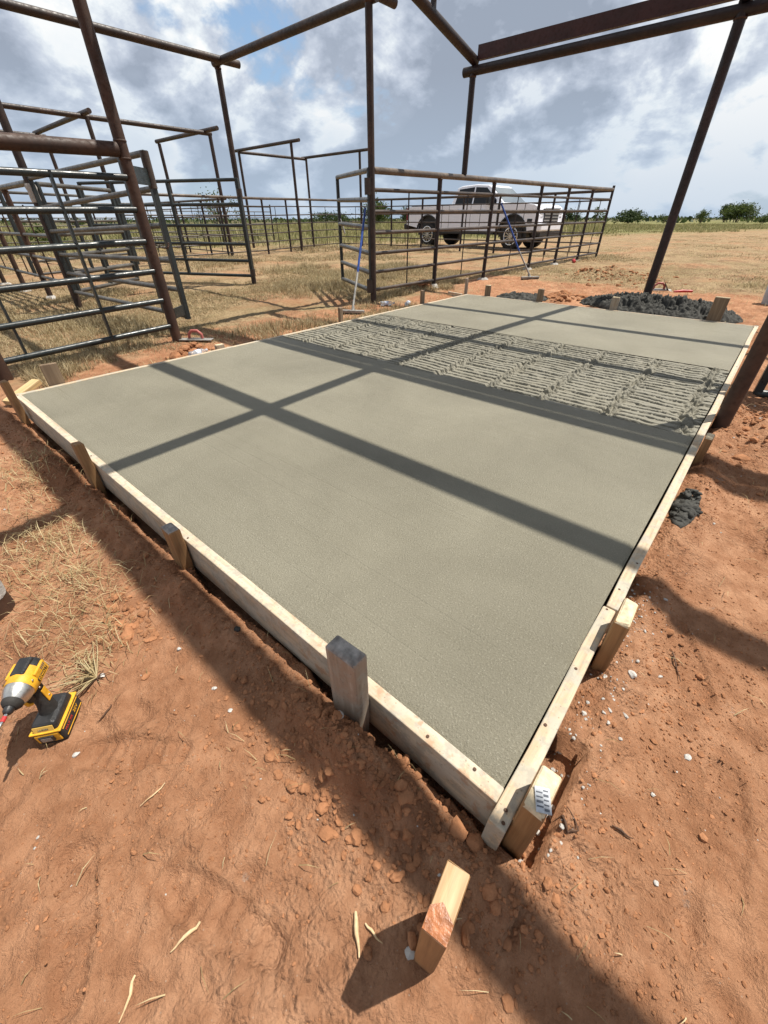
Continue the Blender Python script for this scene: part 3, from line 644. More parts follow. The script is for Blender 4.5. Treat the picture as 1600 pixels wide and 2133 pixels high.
for z in (1.36, .16): MB().tube([(4.79, 4.75, z-.09), (4.79, 4.75, z+.09)], .052, 12).build('hinge_sleeve', MAT['rail'], g3, world=True)
MB().sqtube((5.93, 6.50, 1.0), (5.97, 6.44, .78), .03, .012).build('latch', MAT['silver'], g3, world=True)
g4 = gate('narrow brown gate standing open inside the left pens behind the half open gate', (1.95, 8.6), (3.3, 9.6), (1.42, 1.12, .82, .55, .30, .06), (1.42, 1.12, .82, .55, .30, .06), (0, .5, 1.0), .03, 'galv', 'green')
g5 = gate('dark gate with bright bent rails far behind the left pens', (2.1, 11.5), (4.6, 12.6), (1.42, 1.2, .98, .76, .54, .32, .1), (1.42, 1.2, .98, .76, .54, .32, .1), (0, .5, 1.0), .024, 'galv', 'green')
g6 = gate('black gate at the right edge of the photo behind the brown post', (3.655, -.222), (3.80, -2.0), (1.30, 1.02, .74, .46, .22, -.07), (1.30, 1.02, .74, .46, .22, -.07), (0, .06, 1.0), .030, 'green', 'green')
gp = at(1494, 899, -.1)
tag(MB().tube([(gp.x, gp.y, -.4), (gp.x, gp.y, 1.40)], .043, 18).build('gate_post', MAT['rustpost']), 'thick brown rusty pipe post at the right edge beside the form', 'post')
pl = at(15, 1268, -.13); pb = thing('post_stub', 'concrete splashed rusty post base at the left edge of the photo', 'post', (pl.x-.03, pl.y+.02, Hz(pl.x, pl.y)))
MB().tube([(0, 0, -.1), (0, 0, .10)], .058, 16).build('pipe', MAT['rustpost'], pb)
MB().lathe([(.06, .0595), (.10, .063), (.55, .060)], (0, 0, 0), (0, 0, 1), 16).build('concrete_splash', MAT['splash'], pb)

# ------------------------------------------------------------------ brooms, hand tools, litter
def broom(label, base, top, hx, mat_low='greyalu', split=.62, w=.36):
    b0, t0 = Vector(base), Vector(top); t = thing('concrete_broom', label, 'broom', b0, 0, 'long handled concrete brooms')
    q = b0.lerp(t0, 1-split)
    MB().tube([b0+Vector((0, 0, .05)), q], .016, 10).build('ferrule', MAT[mat_low], t, world=True)
    MB().tube([q, t0], .017, 10).build('handle', MAT['blue'], t, world=True)
    h = Vector(hx).normalized(); m = MB(); m.sqtube(b0-h*w/2+Vector((0, 0, .035)), b0+h*w/2+Vector((0, 0, .035)), .06, .035); m.build('head', MAT['greyalu'], t, .006, world=True)
    m = MB(); m.sqtube(b0-h*w/2*.97+Vector((0, 0, .01)), b0+h*w/2*.97+Vector((0, 0, .01)), .045, .03); m.build('bristles', MAT['black'], t, world=True)
    MB().tube([b0+Vector((0, 0, .03)), b0.lerp(t0, .06)+Vector((0, 0, .02))], [.03, .018], 8).build('socket', MAT['greyalu'], t, world=True)
broom('blue handled broom leaning on the short gate by the tall middle post', (4.10, 4.47, Hz(4.1, 4.47)+.005), (4.84, 4.86, 1.12), (.5, -.8, .0), split=.60, w=.34)
broom('blue handled broom leaning on the long fence in front of the pickup', (8.80, 3.93, Hz(8.8, 3.93)), (8.66, 4.74, 1.24), (.75, -.5, 0), split=.62, w=.40)

def float_tool(label, loc, rz, hmat='pink', blade='greyalu', tilt=0):
    t = thing('hand_float', label, 'hand float', loc, rz, 'hand floats lying about'); t.rotation_euler = (tilt, 0, rz)
    MB().box((0, 0, .006), (.36, .095, .010)).build('blade', MAT[blade], t, .003)
    MB().tube([(-.075, 0, .01), (-.07, 0, .06), (-.03, 0, .095), (.03, 0, .095), (.07, 0, .06), (.075, 0, .01)], .016, 10).build('handle', MAT[hmat], t)
    MB().box((0, 0, .014), (.19, .03, .012)).build('mount', MAT['silver'], t, .002)
p = at(408, 702, -.06); float_tool('hand float with faded red bow handle beside the rusty corner post', (p.x, p.y, Hz(p.x, p.y)+.015), R(-52))
p = at(1368, 612, .05); float_tool('hand float with red handle lying on the far side of the dark heap', (p.x, p.y, .10), R(-60), 'pink', 'splash', .1)
t = thing('pointing_trowel', 'pointing trowel with red handle stuck in the dark concrete heap', 'trowel', at(1402, 612, .06))
m = MB(); m.add([(0, 0, .02), (.10, .055, .03), (.10, -.055, .03), (.24, 0, .17), (.11, 0, .045)], [(0, 1, 4), (0, 4, 2), (1, 3, 4), (4, 3, 2)]); mo = m.build('blade', MAT['greyalu'], t); mo.rotation_euler = (0, R(-10), R(120))
MB().tube([(0.0, 0, .03), (.06, -.10, .04), (.13, -.22, .04)], [.012, .02, .017], 10).build('handle', MAT['red'], t)
t = thing('hammer', 'tool with faded red handle lying by the left form corner', 'hammer', (.50, 4.02, Hz(.5, 4.02)+.03), R(-8))
MB().tube([(-.16, 0, 0), (-.05, 0, .004), (.06, 0, 0), (.16, .01, 0)], [.018, .021, .018, .014], 10).build('handle', MAT['pink'], t)
MB().box((.18, .01, .0), (.035, .11, .035)).build('head', MAT['greyalu'], t, .005)
def bottle(label, loc, rz, s=1.0):
    t = thing('plastic_bottle', label, 'bottle', loc, rz, 'empty plastic bottles')
    MB().lathe([(-.10, .020), (-.095, .031), (-.07, .031), (-.06, .028), (-.04, .032), (-.01, .029), (.03, .032), (.06, .028), (.085, .014), (.10, .013)], (0, 0, .031), (1, 0, 0), 14).build('body', MAT['bottle'], t)
    MB().lathe([(.10, .015), (.118, .015)], (0, 0, .031), (1, 0, 0), 12).build('cap', MAT['tag'], t)
    MB().lathe([(-.035, .0326), (.02, .0326)], (0, 0, .031), (1, 0, 0), 14).build('sleeve_label', m_plain('bottle_label', (.55, .6, .72), .4, 0, .4, 40), t)
for lb, q, a in (('clear crushed bottle on the clay right of the tall middle post', (806, 633), -40), ('clear bottle lying against the left form by the slim brown stake', (850, 633), 25), ('clear bottle lying in the grass inside the middle pen', (826, 604), 70),
                 ('flattened clear bottle behind the left form below the rusty corner post', (412, 733), 15)):
    p = at(*q, -.06); bottle(lb, (p.x, p.y, Hz(p.x, p.y)+.005), R(a))
p = at(1195, 549, -.02); t = thing('plastic_cup', 'red plastic cup lying in the dry grass below the long fence', 'cup', (p.x, p.y, Hz(p.x, p.y)+.04), R(40))
MB().lathe([(-.06, .03), (.06, .045), (.06, .041), (-.055, .027)], (0, 0, 0), (1, 0, .2), 14).build('cup_wall', MAT['red'], t); MB().lathe([(.058, .047), (.065, .047)], (0, 0, 0), (1, 0, .2), 14).build('rim', MAT['tag'], t)
p = at(1600, 628, .0); t = thing('bucket', 'pale bucket just showing at the right edge beyond the brown post', 'bucket', (p.x+.02, p.y-.05, Hz(p.x, p.y)))
MB().lathe([(0, .12), (.30, .15), (.30, .142), (.02, .112)], (0, 0, 0), (0, 0, 1), 22).build('bucket_wall', m_plain('pale_grey_plastic', (.4, .41, .41), .5, 0, .2, 8), t); MB().lathe([(.285, .156), (.305, .156)], (0, 0, 0), (0, 0, 1), 22).build('rim', MAT['tag'], t)
# ------------------------------------------------------------------ loose stuff as numpy meshes
def blades(name, x, y, z, ln, wd, lean, mat, label=None, kind='stuff', flat=False):
    n = len(x); az = RNG.uniform(0, 2*PI, n); fa = RNG.uniform(0, PI, n)
    dx, dy = np.cos(az), np.sin(az); wx, wy = np.cos(fa)*wd/2, np.sin(fa)*wd/2
    if flat: wx, wy = -dy*wd/2, dx*wd/2
    s1, c1 = np.sin(lean*.6), np.cos(lean*.6); s2, c2 = np.sin(np.minimum(lean*1.35, 1.62)), np.cos(np.minimum(lean*1.35, 1.62))
    mx, my, mz = x+dx*s1*ln*.5, y+dy*s1*ln*.5, z+c1*ln*.5
    tx, ty, tz = mx+dx*s2*ln*.5, my+dy*s2*ln*.5, mz+c2*ln*.5
    V = np.empty((n, 5, 3)); V[:, 0] = np.stack([x-wx, y-wy, z], 1); V[:, 1] = np.stack([x+wx, y+wy, z], 1)
    V[:, 2] = np.stack([mx+wx*.8, my+wy*.8, mz], 1); V[:, 3] = np.stack([mx-wx*.8, my-wy*.8, mz], 1); V[:, 4] = np.stack([tx, ty, tz], 1)
    b = (np.arange(n)*5)[:, None]; Lp = np.concatenate([b+[[0, 1, 2, 3]], b+[[3, 2, 4]]], 1).ravel()
    st = (np.arange(n)*7)[:, None]+[[0, 4]]; tt = np.tile([4, 3], (n, 1))
    o = np_mesh(name, V.reshape(-1, 3), Lp, st.ravel(), tt.ravel(), mat, False)
    return tag(o, label, 'grass', kind=kind)
def cull(x, y, lim=58):
    a = np.degrees(np.arctan2(y-CAM[1], x-CAM[0]))-40.85; a = (a+180) % 360-180
    return np.abs(a) < lim
def scatter(n, x0, x1, y0, y1):
    x = RNG.uniform(x0, x1, n); y = RNG.uniform(y0, y1, n); k = cull(x, y); return x[k], y[k]
def tufts(n, x0, x1, y0, y1, per, spread, keep):
    x, y = scatter(n, x0, x1, y0, y1); k = keep(x, y); x, y = x[k], y[k]
    x = np.repeat(x, per)+RNG.normal(0, spread, len(x)*per); y = np.repeat(y, per)+RNG.normal(0, spread, len(y)*per)
    return x, y
def pen_keep(x, y):
    d = np.maximum(y-4.5, x-8.4)+(fbm(x*.35, y*.35, 3, 201))*3.0+fbm(x*2, y*2, 3, 203)*1.6
    nn = fbm(x*.55, y*.55, 3, 205); ex = RNG.random(len(x))
    out = (d > .05)*(nn+.16 > ex*.30)
    sl = (x > -.3)*(x < L+.4)*(y > -.3)*(y < WD+.12); return out & ~sl
X_, Y_ = [], []
for (n, a, b, c, d, per, sp) in ((26000, .2, 9.5, 3.95, 9.5, 9, .03), (20000, .5, 17, 9, 17, 6, .05), (6000, 0, 26, 16, 26, 5, .08)):
    x, y = tufts(n, a, b, c, d, per, sp, pen_keep); X_.append(x); Y_.append(y)
x = np.concatenate(X_); y = np.concatenate(Y_); r = np.hypot(x, y); n = len(x)
tall = np.clip(.5+fbm(x*.7, y*.7, 3, 211)*2.2, .25, 1.3)
blades('dry_grass', x, y, H(x, y)-.01, RNG.uniform(.06, .20, n)*tall, .0032+.00055*r, RNG.uniform(.1, 1.1, n), MAT['grass'], 'dry trampled straw coloured grass growing inside the pipe pens')
xa, ya = tufts(22000, 6.9, 17, -9, 5.0, 6, .05, pen_keep); xb, yb = tufts(26000, 12, 40, -32, 6, 5, .08, pen_keep); x = np.concatenate([xa, xb]); y = np.concatenate([ya, yb]); n = len(x); r = np.hypot(x, y)
blades('field_stubble', x, y, H(x, y)-.01, RNG.uniform(.04, .12, n)*np.clip(.5+fbm(x*.4, y*.4, 3, 213)*2, .25, 1.2), .004+.00045*r, RNG.uniform(.5, 1.5, n), MAT['grass'], 'short pale stubble covering the open field at right')
def weed_keep(x, y):
    f = x*.32+y+fbm(x*.12, y*.12, 3, 221)*10; return (f > 22)
x, y = tufts(26000, -4, 105, -45, 60, 5, .16, lambda x, y: weed_keep(x, y) & (np.hypot(x, y) < 105)); n = len(x); r = np.hypot(x, y)
hh = np.where(x*.3 < y, RNG.uniform(.3, .95, n), RNG.uniform(.1, .32, n))*np.clip(.75+fbm(x*.2, y*.2, 3, 223)*1.6, .3, 1.4)
blades('green_weeds', x, y, H(x, y)-.02, hh, .018+.0009*r, RNG.uniform(.05, .8, n), MAT['weeds'], 'tall green weeds filling the plain beyond the pens')

def litter(n, cx, cy, sx, sy, l0, l1):
    x = RNG.normal(cx, sx, n); y = RNG.normal(cy, sy, n); return x, y, RNG.uniform(l0, l1, n)
parts = []
for q, nn, sx, sy, l0, l1 in (((60, 985), 130, .08, .2, .04, .13), ((110, 1120), 150, .08, .18, .04, .16), ((170, 1215), 90, .06, .1, .03, .12), ((215, 1330), 60, .05, .08, .04, .12),
                              ((60, 1190), 120, .12, .18, .04, .14), ((180, 1390), 46, .05, .06, .03, .10), ((95, 1330), 70, .07, .10, .03, .12), ((240, 1225), 60, .06, .08, .04, .12)):
    p = at(*q); parts.append(litter(nn, p.x, p.y, sx, sy, l0, l1))
for q, nn, sx, sy in (((40, 985), 170, .10, .22), ((100, 1120), 190, .09, .18), ((150, 1215), 120, .07, .12), ((40, 1190), 100, .10, .16), ((150, 1330), 70, .07, .10)):
    p = at(*q); parts.append(litter(nn, p.x, p.y, sx, sy, .02, .09))
x = RNG.uniform(-.95, -.02, 330); y = RNG.uniform(-.9, 3.6, 330); parts.append((x, y, RNG.uniform(.015, .07, 330)))
x = RNG.uniform(-.2, 4.0, 260); y = RNG.uniform(-1.6, -.1, 260); parts.append((x, y, RNG.uniform(.015, .08, 260)))
x = RNG.uniform(.1, 6.3, 1500); y = WD+.07+np.abs(RNG.normal(0, .35, 1500)); parts.append((x, y, RNG.uniform(.03, .11, 1500)))
x = RNG.uniform(6.2, 9.5, 1500); y = RNG.uniform(-2.5, 4.4, 1500); parts.append((x, y, RNG.uniform(.03, .12, 1500)))
x = np.concatenate([p[0] for p in parts]); y = np.concatenate([p[1] for p in parts]); l = np.concatenate([p[2] for p in parts])
k = ~((x > -.05)*(x < L+.05)*(y > -.05)*(y < WD+.05)); x, y, l = x[k], y[k], l[k]; n = len(x)
blades('straw_litter', x, y, H(x, y)+.004, l, RNG.uniform(.0008, .0021, n)*(1+.30*np.hypot(x, y)), RNG.uniform(1.25, 1.5, n), MAT['straw'], 'loose bits of dry straw scattered over the red clay', flat=True)

def ico(sd=2):
    bm = bmesh.new(); bmesh.ops.create_icosphere(bm, subdivisions=sd, radius=1); v = np.array([q.co[:] for q in bm.verts]); f = np.array([[q.index for q in a.verts] for a in bm.faces]); bm.free(); return v, f
ICO_V, ICO_F = ico()
def lumps(name, x, y, z, s, mat, label=None, cat=None, kind=None, rough=.5, flatten=.6, parent=None, smooth=False):
    n = len(x); V = np.empty((n, len(ICO_V), 3)); m = len(ICO_V)
    for i in range(n):
        v = ICO_V*(1+rough*(fbm(ICO_V[:, 0]*1.6+i*3.1, ICO_V[:, 1]*1.6+ICO_V[:, 2]*1.3+i*7.7, 3, 301))[:, None]*1.9)
        a = RNG.uniform(0, 2*PI); ca, sa = math.cos(a), math.sin(a); sc = np.array([RNG.uniform(.7, 1.3), RNG.uniform(.6, 1.1), flatten*RNG.uniform(.7, 1.2)])*s[i]
        v = v*sc; V[i] = np.stack([v[:, 0]*ca-v[:, 1]*sa+x[i], v[:, 0]*sa+v[:, 1]*ca+y[i], v[:, 2]+z[i]], 1)
    F = (ICO_F[None]+(np.arange(n)*m)[:, None, None]).reshape(-1, 3)
    o = np_mesh(name, V.reshape(-1, 3), F.ravel(), np.arange(len(F))*3, np.full(len(F), 3), mat, smooth, parent)
    return tag(o, label, cat, kind=kind) if label or kind else o
# crumbs of clay near the forms and over the bare soil
xs_, ys_, ss_ = [], [], []
def addc(x, y, s): xs_.append(x); ys_.append(y); ss_.append(s)
n = 900; addc(-.05-np.abs(RNG.normal(.10, .08, n)), RNG.uniform(-.2, 3.8, n), RNG.gamma(2, .0017, n)+.0014)
n = 620; addc(RNG.normal(-.16, .075, n), RNG.normal(.27, .17, n), RNG.gamma(2, .0022, n)+.0016)
n = 900; qx, qy = RNG.uniform(-.9, -.1, n), RNG.uniform(-1.0, 3.2, n); kq = fbm(qx*4, qy*4, 3, 601) > .03; qx, qy = qx[kq], qy[kq]; n = len(qx); addc(qx, qy, RNG.gamma(1.4, .0011, n)+.0009)
n = 2200; qx, qy = RNG.uniform(-.4, 3.2, n), -.06-np.abs(RNG.normal(0, .33, n)); kq = fbm(qx*4, qy*4, 3, 603) > .04; qx, qy = qx[kq], qy[kq]; n = len(qx); addc(qx, qy, RNG.gamma(1.4, .0015, n)+.0011)
n = 420; addc(RNG.normal(2.95, .32, n), RNG.normal(-.42, .16, n), RNG.gamma(2, .0042, n)+.003)
n = 160; p = at(270, 1290); addc(RNG.normal(p.x, .05, n), RNG.normal(p.y, .09, n), RNG.gamma(2, .0026, n)+.0016)
n = 120; addc(RNG.normal(1.55, .10, n), RNG.normal(4.25, .08, n), RNG.gamma(2, .009, n)+.005)
n = 160; addc(RNG.normal(6.35, .16, n), RNG.normal(4.85, .1, n), RNG.gamma(2, .011, n)+.005)
n = 380; addc(RNG.normal(10.3, .7, n), RNG.normal(2.7, .5, n), RNG.gamma(2, .008, n)+.004)
n = 120; addc(RNG.normal(6.75, .2, n), RNG.normal(2.5, .14, n), RNG.gamma(2, .013, n)+.006)
x = np.concatenate(xs_); y = np.concatenate(ys_); s = np.concatenate(ss_)
k = ~((x > -.045)*(x < L+.045)*(y > -.045)*(y < WD+.045)); x, y, s = x[k], y[k], s[k]
lumps('clay_crumbs', x, y, H(x, y)+s*.15, s, MAT['clod'], 'broken crumbs of red clay along the forms', 'crumbs', 'stuff')
# fine crumbs and grit: the smallest bits of broken clay
nv = 26000; gx_ = np.concatenate([RNG.uniform(-.95, -.06, nv//2), RNG.uniform(-.45, 3.4, nv//2)]); gy2 = np.concatenate([RNG.uniform(-1.0, 3.4, nv//2), -.05-np.abs(RNG.normal(0, .42, nv//2))])
gk = (fbm(gx_*3.2, gy2*3.2, 4, 611)+.25*RNG.normal(0, .25, nv)) > .035; gx_, gy2 = gx_[gk], gy2[gk]; nb_ = 2600
gx_ = np.concatenate([gx_, -.06-np.abs(RNG.normal(.06, .06, nb_))]); gy2 = np.concatenate([gy2, RNG.uniform(-.15, 3.7, nb_)]); kk = ~((gx_ > -.045)*(gx_ < L+.045)*(gy2 > -.045)*(gy2 < WD+.045)); gx_, gy2 = gx_[kk], gy2[kk]
V1, F1 = ico(1); m1 = len(V1); nq = len(gx_); sz_ = (.0009+RNG.gamma(1.5, .00085, nq)); jit = 1+RNG.uniform(-.38, .38, (nq, m1)); an = RNG.uniform(0, 2*PI, nq)
vv = V1[None]*jit[..., None]*sz_[:, None, None]*[1.15, .9, .75]; px_ = vv[..., 0]*np.cos(an)[:, None]-vv[..., 1]*np.sin(an)[:, None]+gx_[:, None]; py_ = vv[..., 0]*np.sin(an)[:, None]+vv[..., 1]*np.cos(an)[:, None]+gy2[:, None]
pz_ = vv[..., 2]+(H(gx_, gy2)+sz_*.35)[:, None]; FF = (F1[None]+(np.arange(nq)*m1)[:, None, None]).reshape(-1, 3)
tag(np_mesh('clay_grit', np.stack([px_, py_, pz_], -1).reshape(-1, 3), FF.ravel(), np.arange(len(FF))*3, np.full(len(FF), 3), MAT['clod'], False), 'fine grit of broken red clay over the bare soil', 'grit', kind='stuff')
xs_, ys_, ss_ = [], [], []
n = 210; addc(RNG.uniform(-.02, .95, n), -.055-np.abs(RNG.normal(0, .055, n)), RNG.gamma(1.6, .0013, n)+.001)
n = 60; addc(RNG.uniform(-.2, 2.0, n), RNG.uniform(-1.0, -.1, n), RNG.gamma(1.5, .0010, n)+.0008)
n = 70; addc(RNG.uniform(-.8, -.1, n), RNG.uniform(-.7, 2.4, n), RNG.gamma(1.5, .0009, n)+.0008)
n = 30; addc(RNG.normal(3.0, .3, n), RNG.normal(-.4, .15, n), RNG.gamma(2, .0022, n)+.002)
x = np.concatenate(xs_); y = np.concatenate(ys_); s = np.concatenate(ss_)
lumps('concrete_crumbs', x, y, H(x, y)+s*.2, s, MAT['splash'], 'small grey crumbs of spilled concrete beside the right form', 'crumbs', 'stuff')

# single pale stones and concrete bits one can point at
ST = [((1150, 1942-300), .022, 'pale rounded stone touching the barcode tagged corner stake'), ((1434, 1577), .014, 'round white stone alone on the clay right of the tagged stake'),
      ((1310, 1415), .020, 'pale concrete lump right of the bright orange stake'), ((1287, 1338), .012, 'small white stone at the foot of the bright orange stake'),
      ((477, 1474), .013, 'white stone at the edge of the beam shadow, left of the grey stake'), ((370, 1346), .012, 'white stone in the sun to the right of the dry grass tuft'),
      ((212, 1404), .012, 'grey stone touching the dry grass tuft by the driver'), ((152, 1566), .012, 'white stone on the clay in front of the yellow battery'),
      ((713, 1533), .020, 'grey concrete lump at the foot of the weathered grey stake'), ((497, 1320), .024, 'dark grey concrete smear lying inside the beam shadow'),
      ((1132, 1715), .014, 'jagged white chip below the tagged corner stake'), ((1085, 1795), .010, 'small pale chip beside the foot of the tagged corner stake'),
      ((1367, 1839), .008, 'tiny white pebble in the middle of the clay at lower right'), ((675, 1746), .006, 'tiny white pebble in the middle of the near clay'),
      ((444, 1427), .010, 'small pale stone left of the larger white stone at the shadow edge')]
for q, s, lb in ST:
    p = at(*q); o = lumps('stone', np.array([0.]), np.array([0.]), np.array([0.]), np.array([s*.62]), MAT['stone'] if 'dark' not in lb else MAT['wet'], lb, 'stone', None, .45, .75)
    o.location = (p.x, p.y, Hz(p.x, p.y)+s*.16); o['group'] = 'pale stones on the clay'
# sticks, straw stems and twigs lying singly
def stem(name, label, cat, pix, r, mat, grp, lift=.004):
    P0 = [at(*q) for q in pix]; c = P0[0]; t = MB(); pts = []
    for i in range(len(P0)-1):
        for k in range(3):
            f = P0[i].lerp(P0[i+1], k/3); pts.append(Vector((f.x+random.uniform(-1, 1)*.0015, f.y+random.uniform(-1, 1)*.0015, Hz(f.x, f.y)+lift+random.uniform(0, .003))))
    f = P0[-1]; pts.append(Vector((f.x, f.y, Hz(f.x, f.y)+lift+.004)))
    rr = [r*(1-.55*abs(2*i/(len(pts)-1)-.7)) for i in range(len(pts))]
    o = t.tube([p-Vector((c.x, c.y, 0)) for p in pts], rr, 6).build(name, MAT[mat]); o.location = (c.x, c.y, 0); return tag(o, label, cat, grp)
stem('straw_stem', 'thick pale straw stem upright in the picture, left of the loose stake shadow', 'straw', [(740, 1900), (744, 1945), (748, 1995)], .0052, 'stakepale', 'single straw stems')
stem('straw_stem', 'short split straw piece beside the thick stem at the shadow corner', 'straw', [(760, 1920), (778, 1945), (797, 1965)], .0028, 'stakepale', 'single straw stems')
stem('straw_stem', 'straight pale straw stem lying diagonally on the bare clay', 'straw', [(410, 1917), (382, 1950), (352, 1982)], .0040, 'stakepale', 'single straw stems')
stem('straw_stem', 'long twisted straw stem at the bottom edge of the photo', 'straw', [(273, 2028), (262, 2070), (243, 2130)], .0034, 'stakepale', 'single straw stems')
stem('straw_stem', 'thin straw stem lying above the clay swirl', 'straw', [(342, 1628), (315, 1655), (288, 1676)], .0020, 'stakepale', 'single straw stems')
stem('twig', 'forked dark twig right of the bright orange stake', 'twig', [(1395, 1345), (1405, 1380), (1418, 1420)], .003, 'root', 'dark twigs on the clay')
stem('twig', 'dark curled root below the pale stone at the tagged stake', 'twig', [(1155, 1680), (1162, 1715), (1172, 1745), (1195, 1740), (1175, 1690)], .0035, 'root', 'dark twigs on the clay')
stem('twig', 'crooked dark root in the middle of the clay at right', 'twig', [(1275, 1722), (1300, 1738), (1318, 1748)], .003, 'root', 'dark twigs on the clay')
stem('twig', 'dark twig lying left of the weathered grey stake', 'twig', [(230, 1462), (212, 1482), (192, 1496)], .0028, 'root', 'dark twigs on the clay')
# clump of dry roots by the driver
t = thing('grass_tuft', 'uprooted tuft of dry grass beside the yellow impact driver', 'grass tuft', (at(195, 1410).x, at(195, 1410).y, 0)); m = MB(); c = at(200, 1410)
for i in range(46):
    a = R(random.uniform(60, 215)); l = random.uniform(.05, .15); e = Vector((c.x+math.cos(a)*l, c.y+math.sin(a)*l, 0)); mid = c.lerp(e, .5)+Vector((random.uniform(-.012, .012), random.uniform(-.012, .012), 0))
    m.tube([(c.x, c.y, Hz(c.x, c.y)+.005), (mid.x, mid.y, Hz(mid.x, mid.y)+random.uniform(.012, .045)), (e.x, e.y, Hz(e.x, e.y)+random.uniform(.003, .035))], [.0018, .0014, .0006], 4)
m.build('stems', MAT['straw'], t, world=True)
m = MB()
for i in range(12):
    a = random.uniform(0, 2*PI); l = random.uniform(.02, .05); m.tube([(c.x, c.y, Hz(c.x, c.y)+.004), (c.x+math.cos(a)*l, c.y+math.sin(a)*l, Hz(c.x, c.y)+.006)], [.002, .0006], 4)
m.build('roots', MAT['root'], t, world=True)

def heap(label, cx, cy, sx, sy, hmax, res, rot=0, seed=0, mat='wet', name='concrete_heap', bumps=40, bs=None):
    gx, gy = np.meshgrid(np.arange(-sx, sx, res), np.arange(-sy, sy, res)); q = (gx/sx)**2+(gy/sy)**2+fbm(gx*3, gy*3, 3, seed)*.55
    env = np.sqrt(np.clip(1-q, 0, 1)); k = np.abs(fbm(gx*8+seed, gy*8, 4, seed+1)); k2 = fbm(gx*26, gy*26, 4, seed+3); clump = np.abs(fbm(gx*16, gy*16, 3, seed+7))
    fine = fbm(gx*60, gy*60, 3, seed+9); h = env*hmax*(.40+2.0*(.30-k)*1.5)+env*(k2*.06+fine*.035+(.1-clump)*.17)*min(1, hmax/.12)
    h = np.where(q >= 1, -.05, h)
    wx = cx+gx; wy = cy+gy; z = H(wx, wy)+h
    o = grid_mesh(name, gx, gy, z-Hz(cx, cy), MAT[mat], True); o.location = (cx, cy, Hz(cx, cy)); tag(o, label, 'heap', 'heaps of leftover wet concrete')
    n = bumps; a = RNG.uniform(0, 2*PI, n); rr = np.sqrt(RNG.uniform(0, 1, n))*.9
    bx = np.cos(a)*rr*sx; by = np.sin(a)*rr*sy; e = np.sqrt(np.clip(1-rr**2, 0, 1)); s = RNG.gamma(1.6, .0055, n)*min(1, hmax/.12)+.004 if bs is None else RNG.gamma(1.8, bs, n)+.003
    lumps('clumps', bx, by, H(cx+bx, cy+by)-Hz(cx, cy)+e*hmax*.62, s, MAT[mat], None, None, None, .8, .7, o, True)
heap('large dark heap of leftover concrete beyond the far form around the post', 6.68, 1.15, .52, 1.02, .15, .008, seed=401, bumps=150)
heap('small flat smear of dark concrete beyond the far form near the broom', 6.42, 2.98, .26, .42, .07, .013, seed=431, bumps=30)
heap('small dark pile of concrete against the right form in front of the brown post', 1.60, -.10, .19, .05, .018, .004, seed=461, bumps=170, bs=.003)

# screws through the forms beside the stakes
for bd in [o for o in bpy.data.objects if o.name.startswith('form_board')][:3]:
    ln = max(v.co.x for v in bd.data.vertices)
    for f_ in (.018, .05, .35, .62, .985):
        q = MB().lathe([(0, .0042), (.0012, .0036)], (0, 0, 0), (0, 0, 1), 10).build('screw', MAT['root'], bd); q.location = (f_*ln, random.uniform(-.008, .008), .0008)
# ------------------------------------------------------------------ impact driver standing on its battery
dc = at(122, 1502, -.115); gz = Hz(dc.x, dc.y)
drv = thing('impact_driver', 'yellow and black cordless impact driver standing on its battery at the left edge', 'impact driver', (dc.x, dc.y, gz+.002), math.atan2(-.80, -.60))
def rbox(name, c, d, mat, parent, bev=.006, rot=None, taper=None):
    o = MB().box((0, 0, 0), d, None, 0, taper).build(name, MAT[mat], parent, bev, 3); o.location = c
    if rot: o.rotation_euler = rot
    return o
BX = -.005
bat = rbox('battery', (BX, 0, .030), (.118, .078, .050), 'rubber', drv, .009)
rbox('foot', (BX, 0, .003), (.112, .070, .008), 'black', bat, .003).location = (0, 0, -.026)
q = rbox('front_cover', (0, 0, 0), (.006, .062, .034), 'yellow', bat, .003); q.location = (.0585, 0, .003)
q2 = rbox('release_button', (0, 0, 0), (.006, .038, .022), 'black', bat, .002); q2.location = (.0625, -.002, .004)
for i in range(4):
    s_ = rbox('grip_rib', (0, 0, 0), (.0015, .026, .0016), 'silver', q2, .0004); s_.location = (.0032, 0, -.006+i*.004)
for sy in (1, -1):
    for zz_, hh_ in ((.017, .003), (-.013, .003)):
        e_ = rbox('side_stripe', (0, 0, 0), (.10, .0015, hh_), 'yellow', bat, .0006); e_.location = (0, sy*.0393, zz_)
def text(s, size, loc, rot, mat, parent, name='lettering'):
    cu = bpy.data.curves.new(name, 'FONT'); cu.body = s; cu.size = size; cu.extrude = .0004; cu.align_x = 'CENTER'; cu.align_y = 'CENTER'; cu.materials.append(MAT[mat])
    tmp = bpy.data.objects.new(name, cu); COL.objects.link(tmp); bpy.context.view_layer.update(); me = bpy.data.meshes.new_from_object(tmp.evaluated_get(bpy.context.evaluated_depsgraph_get())); bpy.data.objects.remove(tmp)
    o = bpy.data.objects.new(name, me); COL.objects.link(o); o.parent = parent; o.location = loc; o.rotation_euler = rot; return o
text('20V', .015, (-.022, .0398, .003), (PI/2, 0, PI), 'yellow', bat); text('MAX XR', .012, (.022, .0398, .003), (PI/2, 0, PI), 'red', bat)
ft = rbox('battery_mount', (BX, 0, .068), (.112, .070, .030), 'black', drv, .010, None, .86)
rbox('mount_trim', (BX, 0, .0555), (.121, .080, .006), 'yellow', drv, .0025)
q = rbox('sticker', (0, 0, 0), (.0015, .052, .020), 'orangey', ft, .001); q.location = (.0540, 0, -.001); q.rotation_euler = (0, -.25, 0)
text('LI-ION', .009, (.0555, 0, -.001), (PI/2, 0, PI/2), 'ink', ft)
